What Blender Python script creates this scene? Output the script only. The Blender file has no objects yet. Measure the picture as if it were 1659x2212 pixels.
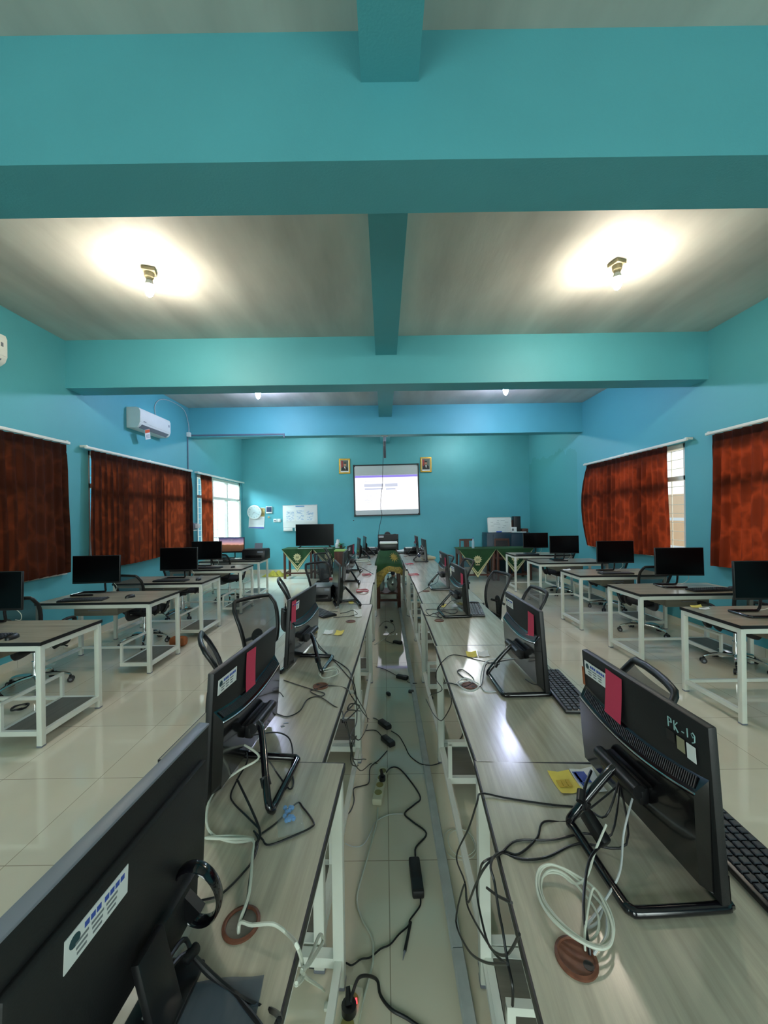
ES = 0.37
import bpy, bmesh, math, random
from mathutils import Vector, Matrix, noise
random.seed(7)
C = bpy.context.scene.collection
PI = math.pi
# ---------------------------------------------------------------- camera facts (used to lay cables on real surfaces)
FPX, CX, CY, ROLL, EYE = 830.0, 829.5, 1112.0, 0.014, 1.62
def _ray(px, py):
    a, b = (px - CX) / FPX, (CY - py) / FPX
    c, s = math.cos(ROLL), math.sin(ROLL)
    return a * c + b * s, -a * s + b * c
def tz(px, py, z):
    x, k = _ray(px, py); Y = (z - EYE) / k
    return (x * Y, Y, z)
def tx(px, py, X):
    x, k = _ray(px, py); Y = X / x
    return (X, Y, EYE + k * Y)
def ty(px, py, Y):
    x, k = _ray(px, py)
    return (x * Y, Y, EYE + k * Y)

# ---------------------------------------------------------------- mesh helpers
class MB:
    def __init__(s): s.bm = bmesh.new()
    def _new(s, fn):
        n = len(s.bm.verts); f0 = len(s.bm.faces)
        fn()
        s.bm.verts.ensure_lookup_table(); s.bm.faces.ensure_lookup_table()
        return s.bm.verts[n:], s.bm.faces[f0:]
    def box(s, c, d, bev=0, mat=0, M=None, seg=2):
        b = bmesh.new(); bmesh.ops.create_cube(b, size=1)
        for v in b.verts: v.co = Vector((v.co.x * d[0], v.co.y * d[1], v.co.z * d[2]))
        if bev: bmesh.ops.bevel(b, geom=b.edges[:], offset=bev, segments=seg, affect='EDGES', profile=0.5)
        T = Matrix.Translation(Vector(c))
        if M is not None: T = T @ M
        bmesh.ops.transform(b, matrix=T, verts=b.verts[:])
        s.merge(b, mat); return s
    def merge(s, b, mat=0):
        mp = {}
        for v in b.verts: mp[v] = s.bm.verts.new(v.co)
        for f in b.faces:
            try:
                nf = s.bm.faces.new([mp[v] for v in f.verts]); nf.material_index = mat if mat is not None else f.material_index
            except ValueError: pass
        b.free()
    def bar(s, p0, p1, w, h, mat=0, bev=0):
        p0, p1 = Vector(p0), Vector(p1); d = p1 - p0; L = d.length
        q = d.to_track_quat('X', 'Z').to_matrix().to_4x4()
        return s.box((p0 + p1) / 2, (L, w, h), bev, mat, q)
    def cyl(s, p0, p1, r, seg=14, mat=0, r2=None, cap=True):
        p0, p1 = Vector(p0), Vector(p1); d = p1 - p0
        b = bmesh.new()
        bmesh.ops.create_cone(b, cap_ends=cap, segments=seg, radius1=r, radius2=r if r2 is None else r2, depth=d.length)
        q = d.to_track_quat('Z', 'Y').to_matrix().to_4x4()
        bmesh.ops.transform(b, matrix=Matrix.Translation((p0 + p1) / 2) @ q, verts=b.verts[:])
        s.merge(b, mat); return s
    def tube(s, pts, r, seg=8, closed=False, mat=0, flat=None, smooth=0):
        P = [Vector(p) for p in pts]
        if smooth: P = spline(P, smooth, closed)
        n = len(P); rings = []; up = Vector((0, 0, 1)); prevn = None
        for i in range(n):
            if closed: t = P[(i + 1) % n] - P[i - 1]
            else: t = P[min(i + 1, n - 1)] - P[max(i - 1, 0)]
            if t.length < 1e-9: t = Vector((0, 0, 1))
            t.normalize()
            if prevn is None:
                a = up if abs(t.dot(up)) < 0.9 else Vector((0, 1, 0))
                nn = (a - t * a.dot(t)).normalized()
            else:
                nn = prevn - t * prevn.dot(t)
                nn = nn.normalized() if nn.length > 1e-6 else prevn
            prevn = nn; bb = t.cross(nn)
            rr = r(i / max(1, n - 1)) if callable(r) else r
            fl = flat or 1
            rings.append([s.bm.verts.new(P[i] + nn * math.cos(2 * PI * k / seg) * rr * fl + bb * math.sin(2 * PI * k / seg) * rr) for k in range(seg)])
        m = n if closed else n - 1
        for i in range(m):
            A, B = rings[i], rings[(i + 1) % n]
            for k in range(seg):
                f = s.bm.faces.new((A[k], A[(k + 1) % seg], B[(k + 1) % seg], B[k])); f.material_index = mat
        if not closed:
            for R, rev in ((rings[0], True), (rings[-1], False)):
                f = s.bm.faces.new(R[::-1] if rev else R); f.material_index = mat
        return s
    def lathe(s, prof, seg=24, M=None, mat=0, closed_ends=True):
        M = M or Matrix(); rings = []
        for r, z in prof:
            rings.append([s.bm.verts.new(M @ Vector((max(r, 1e-4) * math.cos(2 * PI * k / seg), max(r, 1e-4) * math.sin(2 * PI * k / seg), z))) for k in range(seg)])
        for A, B in zip(rings, rings[1:]):
            for k in range(seg):
                f = s.bm.faces.new((A[k], A[(k + 1) % seg], B[(k + 1) % seg], B[k])); f.material_index = mat
        if closed_ends:
            s.bm.faces.new(rings[0][::-1]).material_index = mat; s.bm.faces.new(rings[-1]).material_index = mat
        return s
    def prism(s, pts, ax, a0, a1, mat=0):
        """polygon pts (2-D) extruded along axis ax ('x','y','z') from a0 to a1"""
        def mk(p, a): return {'x': (a, p[0], p[1]), 'y': (p[0], a, p[1]), 'z': (p[0], p[1], a)}[ax]
        A = [s.bm.verts.new(mk(p, a0)) for p in pts]; B = [s.bm.verts.new(mk(p, a1)) for p in pts]
        n = len(pts); fs = [s.bm.faces.new(A), s.bm.faces.new(B[::-1])]
        for i in range(n): fs.append(s.bm.faces.new((A[i], B[i], B[(i + 1) % n], A[(i + 1) % n])))
        for f in fs: f.material_index = mat
        return s
    def grid(s, fn, nu, nv, mat=0, closed_u=False):
        V = [[s.bm.verts.new(fn(i / nu, j / nv)) for j in range(nv + 1)] for i in range(nu + (0 if closed_u else 1))]
        m = nu
        for i in range(m):
            for j in range(nv):
                a, b = V[i], V[(i + 1) % len(V)]
                f = s.bm.faces.new((a[j], b[j], b[j + 1], a[j + 1])); f.material_index = mat
        return s
    def mesh(s, name, mats, smooth=True, ang=35):
        bmesh.ops.recalc_face_normals(s.bm, faces=s.bm.faces[:])
        me = bpy.data.meshes.new(name); s.bm.to_mesh(me); s.bm.free()
        for m in (mats if isinstance(mats, (list, tuple)) else [mats]): me.materials.append(m)
        if smooth:
            me.polygons.foreach_set('use_smooth', [True] * len(me.polygons))
            me.set_sharp_from_angle(angle=math.radians(ang))
        return me
def spline(P, n, closed=False):
    out = []; m = len(P)
    rng = range(m) if closed else range(m - 1)
    for i in rng:
        if closed: p0, p1, p2, p3 = P[i - 1], P[i], P[(i + 1) % m], P[(i + 2) % m]
        else: p0, p1, p2, p3 = P[max(i - 1, 0)], P[i], P[i + 1], P[min(i + 2, m - 1)]
        for k in range(n):
            t = k / n
            out.append(0.5 * ((2 * p1) + (-p0 + p2) * t + (2 * p0 - 5 * p1 + 4 * p2 - p3) * t * t + (-p0 + 3 * p1 - 3 * p2 + p3) * t ** 3))
    if not closed: out.append(P[-1].copy())
    return out
def rotx(a): return Matrix.Rotation(math.radians(a), 4, 'X')
def roty(a): return Matrix.Rotation(math.radians(a), 4, 'Y')
def rotz(a): return Matrix.Rotation(math.radians(a), 4, 'Z')

# ---------------------------------------------------------------- object helpers
CACHE = {}
def link(name, me, parent=None, loc=(0, 0, 0), rot=(0, 0, 0)):
    o = bpy.data.objects.new(name, me); C.objects.link(o)
    o.location = loc; o.rotation_euler = [math.radians(a) for a in rot]
    if parent: o.parent = parent
    return o
def part(name, parent, fn, mats, key=None, loc=(0, 0, 0), rot=(0, 0, 0), label=None, smooth=True, ang=35):
    """one part: a mesh of its own under its thing; fn(MB) fills it; key shares the mesh data between repeats"""
    if key is None or key not in CACHE:
        b = MB(); fn(b); me = b.mesh(name, mats, smooth, ang)
        if key is not None: CACHE[key] = me
    else: me = CACHE[key]
    o = link(name, me, parent, loc, rot)
    if label: o['label'] = label
    return o
def tag(o, label, cat, group=None, kind=None):
    o['label'] = label; o['category'] = cat
    if group: o['group'] = group
    if kind: o['kind'] = kind
    return o
def thing(name, label, cat, loc=(0, 0, 0), rz=0, group=None):
    o = bpy.data.objects.new(name, None); C.objects.link(o); o.empty_display_size = .1
    o.location = loc; o.rotation_euler = (0, 0, math.radians(rz))
    return tag(o, label, cat, group)
def struct(name, fn, mats, parent=None, loc=(0, 0, 0), rot=(0, 0, 0), smooth=False):
    b = MB(); fn(b); o = link(name, b.mesh(name, mats, smooth), parent, loc, rot)
    if parent is None: o['kind'] = 'structure'
    return o
def single(name, label, cat, fn, mats, group=None, loc=(0, 0, 0), rot=(0, 0, 0), key=None, smooth=True):
    o = part(name, None, fn, mats, key, loc, rot, None, smooth)
    return tag(o, label, cat, group)

# ---------------------------------------------------------------- materials
def lin(c):
    return tuple(((v / 255) / 12.92 if v / 255 <= .04045 else ((v / 255 + .055) / 1.055) ** 2.4) for v in c) + (1,)
def new_mat(name):
    m = bpy.data.materials.new(name); m.use_nodes = True
    nt = m.node_tree; return m, nt, nt.nodes['Principled BSDF']
def pm(name, col, rough=.5, metal=0, var=0, scale=8, stretch=(1, 1, 1), spec=.5, bump=0, bscale=60, coat=0, alpha=1):
    """principled material, with object-space noise variation and bump"""
    m, nt, p = new_mat(name); N = nt.nodes; L = nt.links
    p.inputs['Roughness'].default_value = rough; p.inputs['Metallic'].default_value = metal
    p.inputs['Specular IOR Level'].default_value = spec; p.inputs['Coat Weight'].default_value = coat
    p.inputs['Alpha'].default_value = alpha
    c = lin(col)
    tc = N.new('ShaderNodeTexCoord'); mp = N.new('ShaderNodeMapping'); mp.inputs['Scale'].default_value = stretch
    L.new(tc.outputs['Object'], mp.inputs['Vector'])
    nz = N.new('ShaderNodeTexNoise'); nz.inputs['Scale'].default_value = scale; nz.inputs['Detail'].default_value = 4
    L.new(mp.outputs[0], nz.inputs['Vector'])
    rp = N.new('ShaderNodeValToRGB'); v = var
    rp.color_ramp.elements[0].position = .3; rp.color_ramp.elements[1].position = .7
    rp.color_ramp.elements[0].color = tuple(max(0, x * (1 - v)) for x in c[:3]) + (1,)
    rp.color_ramp.elements[1].color = tuple(min(1, x * (1 + v)) for x in c[:3]) + (1,)
    L.new(nz.outputs['Fac'], rp.inputs[0]); L.new(rp.outputs[0], p.inputs['Base Color'])
    if bump:
        bz = N.new('ShaderNodeTexNoise'); bz.inputs['Scale'].default_value = bscale
        L.new(mp.outputs[0], bz.inputs['Vector'])
        bp = N.new('ShaderNodeBump'); bp.inputs['Strength'].default_value = bump; bp.inputs['Distance'].default_value = .01
        L.new(bz.outputs['Fac'], bp.inputs['Height']); L.new(bp.outputs[0], p.inputs['Normal'])
    return m
def emit(name, col, s):
    s = s * ES
    m, nt, p = new_mat(name); p.inputs['Base Color'].default_value = (0, 0, 0, 1)
    p.inputs['Emission Color'].default_value = lin(col); p.inputs['Emission Strength'].default_value = s
    return m
M = {}
PAINT = (86, 168, 178)
M['paint'] = pm('teal_wall_paint', PAINT, .55, var=.06, scale=1.2, bump=.08, bscale=90)
M['plaster'] = pm('white_ceiling_plaster', (190, 190, 182), .7, var=.2, scale=2.4, stretch=(1, .22, 1), bump=.15, bscale=25)
M['white_metal'] = pm('white_painted_steel', (222, 224, 214), .38, var=.03, scale=9)
M['black_edge'] = pm('black_edge_band', (22, 20, 24), .4)
M['black'] = pm('black_plastic', (20, 20, 22), .38, var=.12, scale=30)
M['black_matte'] = pm('black_matte_plastic', (26, 26, 27), .5, var=.12, scale=200, bump=.05, bscale=300)
M['gloss_black'] = pm('glossy_black_plastic', (9, 9, 11), .16, coat=.3)
M['screen'] = pm('dark_screen_glass', (4, 4, 6), .22, spec=.22)
M['tube_black'] = pm('black_lacquered_tube', (14, 12, 18), .14, coat=.5)
M['chrome'] = pm('chrome', (215, 218, 220), .12, metal=1)
M['fabric'] = pm('black_fabric', (24, 24, 28), .9, var=.25, scale=120, bump=.2, bscale=250)
M['key'] = pm('charcoal_key', (44, 47, 54), .45)
M['white_plastic'] = pm('white_plastic', (226, 228, 222), .35, var=.02)
M['grey_plastic'] = pm('grey_plastic', (120, 124, 134), .45)
M['white_cable'] = pm('pale_cable', (196, 200, 186), .45)
M['paper'] = pm('white_paper', (226, 228, 226), .8, var=.02)
M['yellow'] = pm('yellow_paper', (226, 206, 96), .8, var=.06, scale=20)
M['pink'] = pm('crimson_paper', (200, 58, 88), .8, var=.03)
M['pale_pink'] = pm('pale_pink_paper', (206, 112, 124), .8, var=.08, scale=20)
M['ink_blue'] = pm('blue_ink', (58, 84, 170), .7)
M['ink_grey'] = pm('grey_ink', (120, 126, 128), .7)
M['ink_teal'] = pm('teal_ink', (40, 72, 78), .7)
M['chalk'] = pm('pale_paint_pen', (150, 186, 184), .7)
M['orange_tape'] = pm('orange_sticker', (150, 84, 46), .6, var=.2, scale=60)
M['rust'] = pm('brown_grommet_plastic', (104, 62, 44), .55, var=.25, scale=60)
M['navy'] = pm('navy_plastic', (30, 36, 62), .35)
M['dark_wood'] = pm('dark_brown_wood', (84, 46, 32), .45, var=.25, scale=6, stretch=(6, 6, .6))
M['orange_wood'] = pm('orange_brown_cloth', (150, 84, 40), .7, var=.2, scale=20)
M['green'] = pm('green_velvet', (26, 68, 32), .85, var=.2, scale=9, bump=.1)
M['cream'] = pm('cream_trim', (206, 200, 150), .7, var=.08, scale=30)
M['gold'] = pm('gold_fringe', (140, 120, 44), .5, var=.55, scale=30)
M['gold_frame'] = pm('gilded_frame', (206, 160, 62), .35, metal=.5, var=.1)
M['cabinet'] = pm('dark_teal_cabinet', (24, 50, 66), .4, var=.08)
M['skin'] = pm('skin', (176, 124, 96), .55)
M['hair'] = pm('dark_hair', (34, 22, 24), .6)
M['shirt'] = pm('dark_shirt', (42, 40, 58), .85, var=.1)
M['red_led'] = emit('red_led', (255, 60, 70), 3)
M['silver'] = pm('grey_trunking', (192, 196, 196), .5, var=.1, scale=14)
M['conduit'] = pm('grey_conduit', (92, 104, 122), .5)
M['blue_bead'] = pm('blue_beads', (80, 150, 214), .3)
M['yellow_green'] = pm('yellow_green_cloth', (150, 140, 40), .85, var=.3, scale=20)
M['lamp_base'] = pm('beige_lamp_holder', (190, 176, 140), .5)
def clear(name, col, a, rough=.08):
    m, nt, p = new_mat(name); p.inputs['Base Color'].default_value = lin(col); p.inputs['Roughness'].default_value = rough
    p.inputs['Alpha'].default_value = a; return m
M['clear_plastic'] = clear('clear_plastic_film', (205, 212, 212), .22)
M['smoke_plastic'] = clear('smoky_plastic_film', (70, 84, 98), .75, .15)
M['bottle'] = clear('clear_bottle_plastic', (196, 222, 230), .7)
M['glass'] = clear('window_glass', (225, 240, 245), .10, .02)
M['mesh'] = clear('black_net', (46, 50, 52), .72, .85)

def floor_mat():
    m, nt, p = new_mat('polished_beige_tiles'); N, L = nt.nodes, nt.links
    tc = N.new('ShaderNodeTexCoord')
    br = N.new('ShaderNodeTexBrick'); br.offset = 0; br.inputs['Scale'].default_value = 1
    br.inputs['Brick Width'].default_value = .6; br.inputs['Row Height'].default_value = .6
    br.inputs['Mortar Size'].default_value = .0022; br.inputs['Mortar Smooth'].default_value = .2
    br.inputs['Color1'].default_value = lin((226, 218, 196)); br.inputs['Color2'].default_value = lin((221, 213, 191))
    br.inputs['Mortar'].default_value = lin((168, 156, 134))
    L.new(tc.outputs['Object'], br.inputs['Vector'])
    nz = N.new('ShaderNodeTexNoise'); nz.inputs['Scale'].default_value = 5; nz.inputs['Detail'].default_value = 6
    L.new(tc.outputs['Object'], nz.inputs['Vector'])
    mx = N.new('ShaderNodeMix'); mx.data_type = 'RGBA'; mx.blend_type = 'MULTIPLY'; mx.inputs[0].default_value = .25
    rp = N.new('ShaderNodeValToRGB'); rp.color_ramp.elements[0].position = .35; rp.color_ramp.elements[0].color = (.8, .78, .74, 1)
    L.new(nz.outputs['Fac'], rp.inputs[0]); L.new(br.outputs['Color'], mx.inputs[6]); L.new(rp.outputs[0], mx.inputs[7])
    L.new(mx.outputs[2], p.inputs['Base Color'])
    rr = N.new('ShaderNodeMapRange'); rr.inputs[3].default_value = .02; rr.inputs[4].default_value = .06
    L.new(nz.outputs['Fac'], rr.inputs[0]); L.new(rr.outputs[0], p.inputs['Roughness'])
    p.inputs['Specular IOR Level'].default_value = .8
    return m
M['floor'] = floor_mat()
def wood_mat(name, base, rough, axis):
    m, nt, p = new_mat(name); N, L = nt.nodes, nt.links
    tc = N.new('ShaderNodeTexCoord'); mp = N.new('ShaderNodeMapping')
    mp.inputs['Scale'].default_value = (1.2, 22, 22) if axis == 'x' else (22, 1.2, 22)
    L.new(tc.outputs['Object'], mp.inputs['Vector'])
    a = N.new('ShaderNodeTexNoise'); a.inputs['Scale'].default_value = 1.6; a.inputs['Detail'].default_value = 7; a.inputs['Roughness'].default_value = .65
    L.new(mp.outputs[0], a.inputs['Vector'])
    rp = N.new('ShaderNodeValToRGB'); e = rp.color_ramp.elements; c = lin(base)
    e[0].position = .28; e[0].color = tuple(x * .74 for x in c[:3]) + (1,)
    e[1].position = .72; e[1].color = tuple(min(1, x * 1.14) for x in c[:3]) + (1,)
    L.new(a.outputs['Fac'], rp.inputs[0]); L.new(rp.outputs[0], p.inputs['Base Color'])
    p.inputs['Roughness'].default_value = rough
    return m
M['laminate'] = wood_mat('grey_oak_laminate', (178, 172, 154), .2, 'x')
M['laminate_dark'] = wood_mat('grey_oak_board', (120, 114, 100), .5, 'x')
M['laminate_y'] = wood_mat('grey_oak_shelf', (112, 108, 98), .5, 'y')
def curtain_mat(name, front, back):
    m, nt, p = new_mat(name); N, L = nt.nodes, nt.links
    out = nt.nodes['Material Output']
    tc = N.new('ShaderNodeTexCoord')
    mp = N.new('ShaderNodeMapping'); mp.inputs['Scale'].default_value = (1, 3.2, 2.2); L.new(tc.outputs['Object'], mp.inputs['Vector'])
    vo = N.new('ShaderNodeTexVoronoi'); vo.feature = 'DISTANCE_TO_EDGE'; vo.inputs['Scale'].default_value = 1.3
    nz = N.new('ShaderNodeTexNoise'); nz.inputs['Scale'].default_value = 3
    L.new(mp.outputs[0], nz.inputs['Vector'])
    ad = N.new('ShaderNodeMix'); ad.data_type = 'RGBA'; ad.blend_type = 'ADD'; ad.inputs[0].default_value = .45
    L.new(mp.outputs[0], ad.inputs[6]); L.new(nz.outputs['Color'], ad.inputs[7]); L.new(ad.outputs[2], vo.inputs['Vector'])
    rp = N.new('ShaderNodeValToRGB'); e = rp.color_ramp.elements
    e[0].position = .0; e[0].color = tuple(min(1, x * 2.0) for x in lin(back)[:3]) + (1,)
    e[1].position = .16; e[1].color = lin(back)
    L.new(vo.outputs['Distance'], rp.inputs[0])
    tr = N.new('ShaderNodeBsdfTranslucent'); L.new(rp.outputs[0], tr.inputs['Color'])
    p.inputs['Base Color'].default_value = lin(front); p.inputs['Roughness'].default_value = .8; p.inputs['Specular IOR Level'].default_value = .15
    mx = N.new('ShaderNodeMixShader'); mx.inputs[0].default_value = .3
    L.new(p.outputs[0], mx.inputs[1]); L.new(tr.outputs[0], mx.inputs[2]); L.new(mx.outputs[0], out.inputs['Surface'])
    return m
M['curtain'] = curtain_mat('brown_satin_curtain', (44, 20, 12), (118, 46, 22))
SKY, REAR, RIGHT, LEFT, LEFT3, EXPO = .65, 55, 420, 14, 300, 1.45
# ================================================================= THE ROOM
XL, XR, YB, YF, ZC = -4.04, 4.16, 10.97, -3.0, 3.9
struct('floor', lambda b: b.box((.06, 4, -.05), (8.6, 14.6, .1)), M['floor'])
struct('ceiling', lambda b: b.box((.06, 4, ZC + .05), (8.6, 14.6, .1)), M['plaster'])
WZ0, WZ1 = .96, 2.56
LWIN = [(2.1, 4.80), (5.26, 7.85), (8.32, 10.86)]
RWIN = [(2.1, 4.80), (5.3, 7.72)]
def wall_side(x0, x1, wins):
    def f(b):
        ys = YF - .15
        for a, c in wins + [(YB + .15, None)]:
            b.box(((x0 + x1) / 2, (ys + a) / 2, ZC / 2), (x1 - x0, a - ys, ZC))
            if c is None: break
            b.box(((x0 + x1) / 2, (a + c) / 2, WZ0 / 2), (x1 - x0, c - a, WZ0))
            b.box(((x0 + x1) / 2, (a + c) / 2, (WZ1 + ZC) / 2), (x1 - x0, c - a, ZC - WZ1))
            ys = c
    return f
def paint_right():
    m, nt, p = new_mat('teal_wall_paint_patched'); N, L = nt.nodes, nt.links
    tc = N.new('ShaderNodeTexCoord'); sp = N.new('ShaderNodeSeparateXYZ'); L.new(tc.outputs['Object'], sp.inputs[0])
    nz = N.new('ShaderNodeTexNoise'); nz.inputs['Scale'].default_value = 2.6; nz.inputs['Detail'].default_value = 5
    L.new(tc.outputs['Object'], nz.inputs['Vector'])
    # repainted patch: below a ragged line, beyond the last beam
    a = N.new('ShaderNodeMath'); a.operation = 'MULTIPLY_ADD'; a.inputs[1].default_value = -.9; L.new(nz.outputs['Fac'], a.inputs[0]); a.inputs[2].default_value = 3.5
    lt = N.new('ShaderNodeMath'); lt.operation = 'LESS_THAN'; L.new(sp.outputs['Z'], lt.inputs[0]); L.new(a.outputs[0], lt.inputs[1])
    gt = N.new('ShaderNodeMath'); gt.operation = 'GREATER_THAN'; L.new(sp.outputs['Y'], gt.inputs[0]); gt.inputs[1].default_value = 8.25
    mu = N.new('ShaderNodeMath'); mu.operation = 'MULTIPLY'; L.new(lt.outputs[0], mu.inputs[0]); L.new(gt.outputs[0], mu.inputs[1])
    mx = N.new('ShaderNodeMix'); mx.data_type = 'RGBA'; L.new(mu.outputs[0], mx.inputs[0])
    mx.inputs[6].default_value = lin(PAINT); mx.inputs[7].default_value = lin((76, 160, 165))
    L.new(mx.outputs[2], p.inputs['Base Color']); p.inputs['Roughness'].default_value = .55
    return m
M['paint_right'] = paint_right()
struct('wall_left', wall_side(XL - .15, XL, LWIN), M['paint'])
struct('wall_right', wall_side(XR, XR + .15, RWIN), M['paint_right'])
struct('wall_back', lambda b: b.box((.06, YB + .075, ZC / 2), (8.2, .15, ZC)), M['paint'])
def wfront(b):   # behind the camera: unseen, two openings made up to admit the rear fill lamps
    y = YF - .075
    for x0, x1 in ((XL, -3.0), (-.5, .6), (3.1, XR)): b.box(((x0 + x1) / 2, y, ZC / 2), (x1 - x0, .15, ZC))
    for x0, x1 in ((-3.0, -.5), (.6, 3.1)):
        b.box(((x0 + x1) / 2, y, .45), (x1 - x0, .15, .9)); b.box(((x0 + x1) / 2, y, 3.4), (x1 - x0, .15, 1.0))
struct('wall_front', wfront, M['paint'])
for nm, x in (('baseboard_left', XL + .006), ('baseboard_right', XR - .006)):
    struct(nm, lambda b, x=x: b.box((x, 4, .05), (.012, 13.9, .1)), M['floor'])
struct('baseboard_back', lambda b: b.box((.06, YB - .006, .05), (8.1, .012, .1)), M['floor'])
BZ = 3.29
for y0, y1 in ((1.81, 2.13), (4.9, 5.2), (8.0, 8.24)):
    struct('beam', lambda b: b.box((.06, (y0 + y1) / 2, (BZ + ZC) / 2), (8.2, y1 - y0, ZC - BZ)), M['paint'])
for y0, y1 in ((YF, 1.81), (2.13, 4.9), (5.2, 8.0), (8.24, YB)):
    struct('beam', lambda b: b.box((.055, (y0 + y1) / 2, 3.78), (.27, y1 - y0, .245)), M['paint'])

def window(n, X, sgn, y0, y1, panes, casement=False):
    """X is the room face of the wall, sgn points out of the room; white frame, transom, mullions and a steel grille outside the glass"""
    xc = X + sgn * .075
    def f(b):
        for z in (WZ0 + .03, WZ1 - .03, 2.08): b.box((xc, (y0 + y1) / 2, z), (.10, y1 - y0, .06))
        for y in (y0 + .03, y1 - .03): b.box((xc, y, (WZ0 + WZ1) / 2), (.10, .06, WZ1 - WZ0))
        for i in range(1, panes): b.box((xc, y0 + (y1 - y0) * i / panes, (WZ0 + WZ1) / 2), (.08, .05, WZ1 - WZ0))
        b.box((X - sgn * .015, (y0 + y1) / 2, WZ0 - .015), (.07, y1 - y0 + .06, .03))
    w = struct('window_%d' % n, f, M['white_metal'])
    def g(b):
        z = WZ0 + .1
        while z < WZ1 - .06:
            b.bar((xc + sgn * .045, y0, z), (xc + sgn * .045, y1, z), .008, .008); z += .13
        for i in range(1, panes * 2): b.bar((xc + sgn * .045, y0 + (y1 - y0) * i / panes / 2, WZ0), (xc + sgn * .045, y0 + (y1 - y0) * i / panes / 2, WZ1), .01, .01)
    struct('grille', g, M['white_metal'], w)
    struct('pane', lambda b: b.box((xc + sgn * .02, (y0 + y1) / 2, (WZ0 + WZ1) / 2), (.005, y1 - y0 - .04, WZ1 - WZ0 - .04)), M['glass'], w)
    if casement:
        def h(b):   # casement swung into the room
            L = .6
            for z in (1.02, 2.02): b.box((-sgn * L / 2, 0, z), (L, .04, .06))
            for x in (.03, L - .03): b.box((-sgn * x, 0, 1.52), (.06, .04, 1.06))
        s = struct('casement', h, M['white_metal'], w, (X + sgn * .02, y1 - .06, 0), (0, 0, -68))
        struct('casement_pane', lambda b: b.box((-sgn * .3, 0, 1.52), (.5, .005, .96)), M['glass'], s)
        struct('casement', h, M['white_metal'], w, (X + sgn * .08, y0 + (y1 - y0) / 3 * 2, 0), (0, 0, 150))
    return w
window(1, XL, -1, *LWIN[0], 3); window(2, XL, -1, *LWIN[1], 3); window(3, XL, -1, *LWIN[2], 3, True)
window(4, XR, 1, *RWIN[0], 3); window(5, XR, 1, *RWIN[1], 3)
for n, (x0, x1) in ((6, (-3.0, -.5)), (7, (.6, 3.1))):  # unseen rear frames, added to go with the fill lamps
    def f(b):
        y = YF - .075
        for z in (.93, 2.87, 2.2): b.box(((x0 + x1) / 2, y, z), (x1 - x0, .1, .06))
        for i in range(4): b.box((x0 + .03 + (x1 - x0 - .06) * i / 3, y, 1.9), (.06, .1, 2))
    struct('window_%d' % n, f, M['white_metal'])

# outside: paved ground, a striped neighbouring wing on the left, a brick one on the right
def stripes():
    m, nt, p = new_mat('striped_outer_wall'); N, L = nt.nodes, nt.links
    tc = N.new('ShaderNodeTexCoord'); wv = N.new('ShaderNodeTexWave'); wv.bands_direction = 'Y'; wv.inputs['Scale'].default_value = .45
    L.new(tc.outputs['Object'], wv.inputs['Vector'])
    rp = N.new('ShaderNodeValToRGB'); e = rp.color_ramp.elements; rp.color_ramp.interpolation = 'CONSTANT'
    e[0].color = lin((196, 208, 190)); e[1].position = .62; e[1].color = lin((44, 150, 176))
    L.new(wv.outputs['Fac'], rp.inputs[0]); L.new(rp.outputs[0], p.inputs['Base Color']); return m
def bricks():
    m, nt, p = new_mat('orange_brick_outer_wall'); N, L = nt.nodes, nt.links
    tc = N.new('ShaderNodeTexCoord'); mp = N.new('ShaderNodeMapping'); mp.inputs['Rotation'].default_value = (PI / 2, 0, PI / 2); L.new(tc.outputs['Object'], mp.inputs['Vector'])
    br = N.new('ShaderNodeTexBrick'); br.inputs['Scale'].default_value = 1; br.inputs['Brick Width'].default_value = .9; br.inputs['Row Height'].default_value = .35; br.inputs['Mortar Size'].default_value = .05
    br.inputs['Color1'].default_value = lin((238, 170, 110)); br.inputs['Color2'].default_value = lin((240, 214, 190)); br.inputs['Mortar'].default_value = lin((240, 236, 240))
    L.new(mp.outputs[0], br.inputs['Vector']); L.new(br.outputs['Color'], p.inputs['Base Color']); return m
struct('exterior_ground', lambda b: b.box((0, 4, -.3), (60, 60, .3)), pm('outdoor_paving', (170, 166, 156), .8, var=.1))
struct('exterior_wall', lambda b: b.box((-9, 6, 3.3), (.3, 26, 7)), stripes())
struct('exterior_wall', lambda b: b.box((9.5, 6, 1.0), (.3, 26, 2.3)), bricks())

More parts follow.
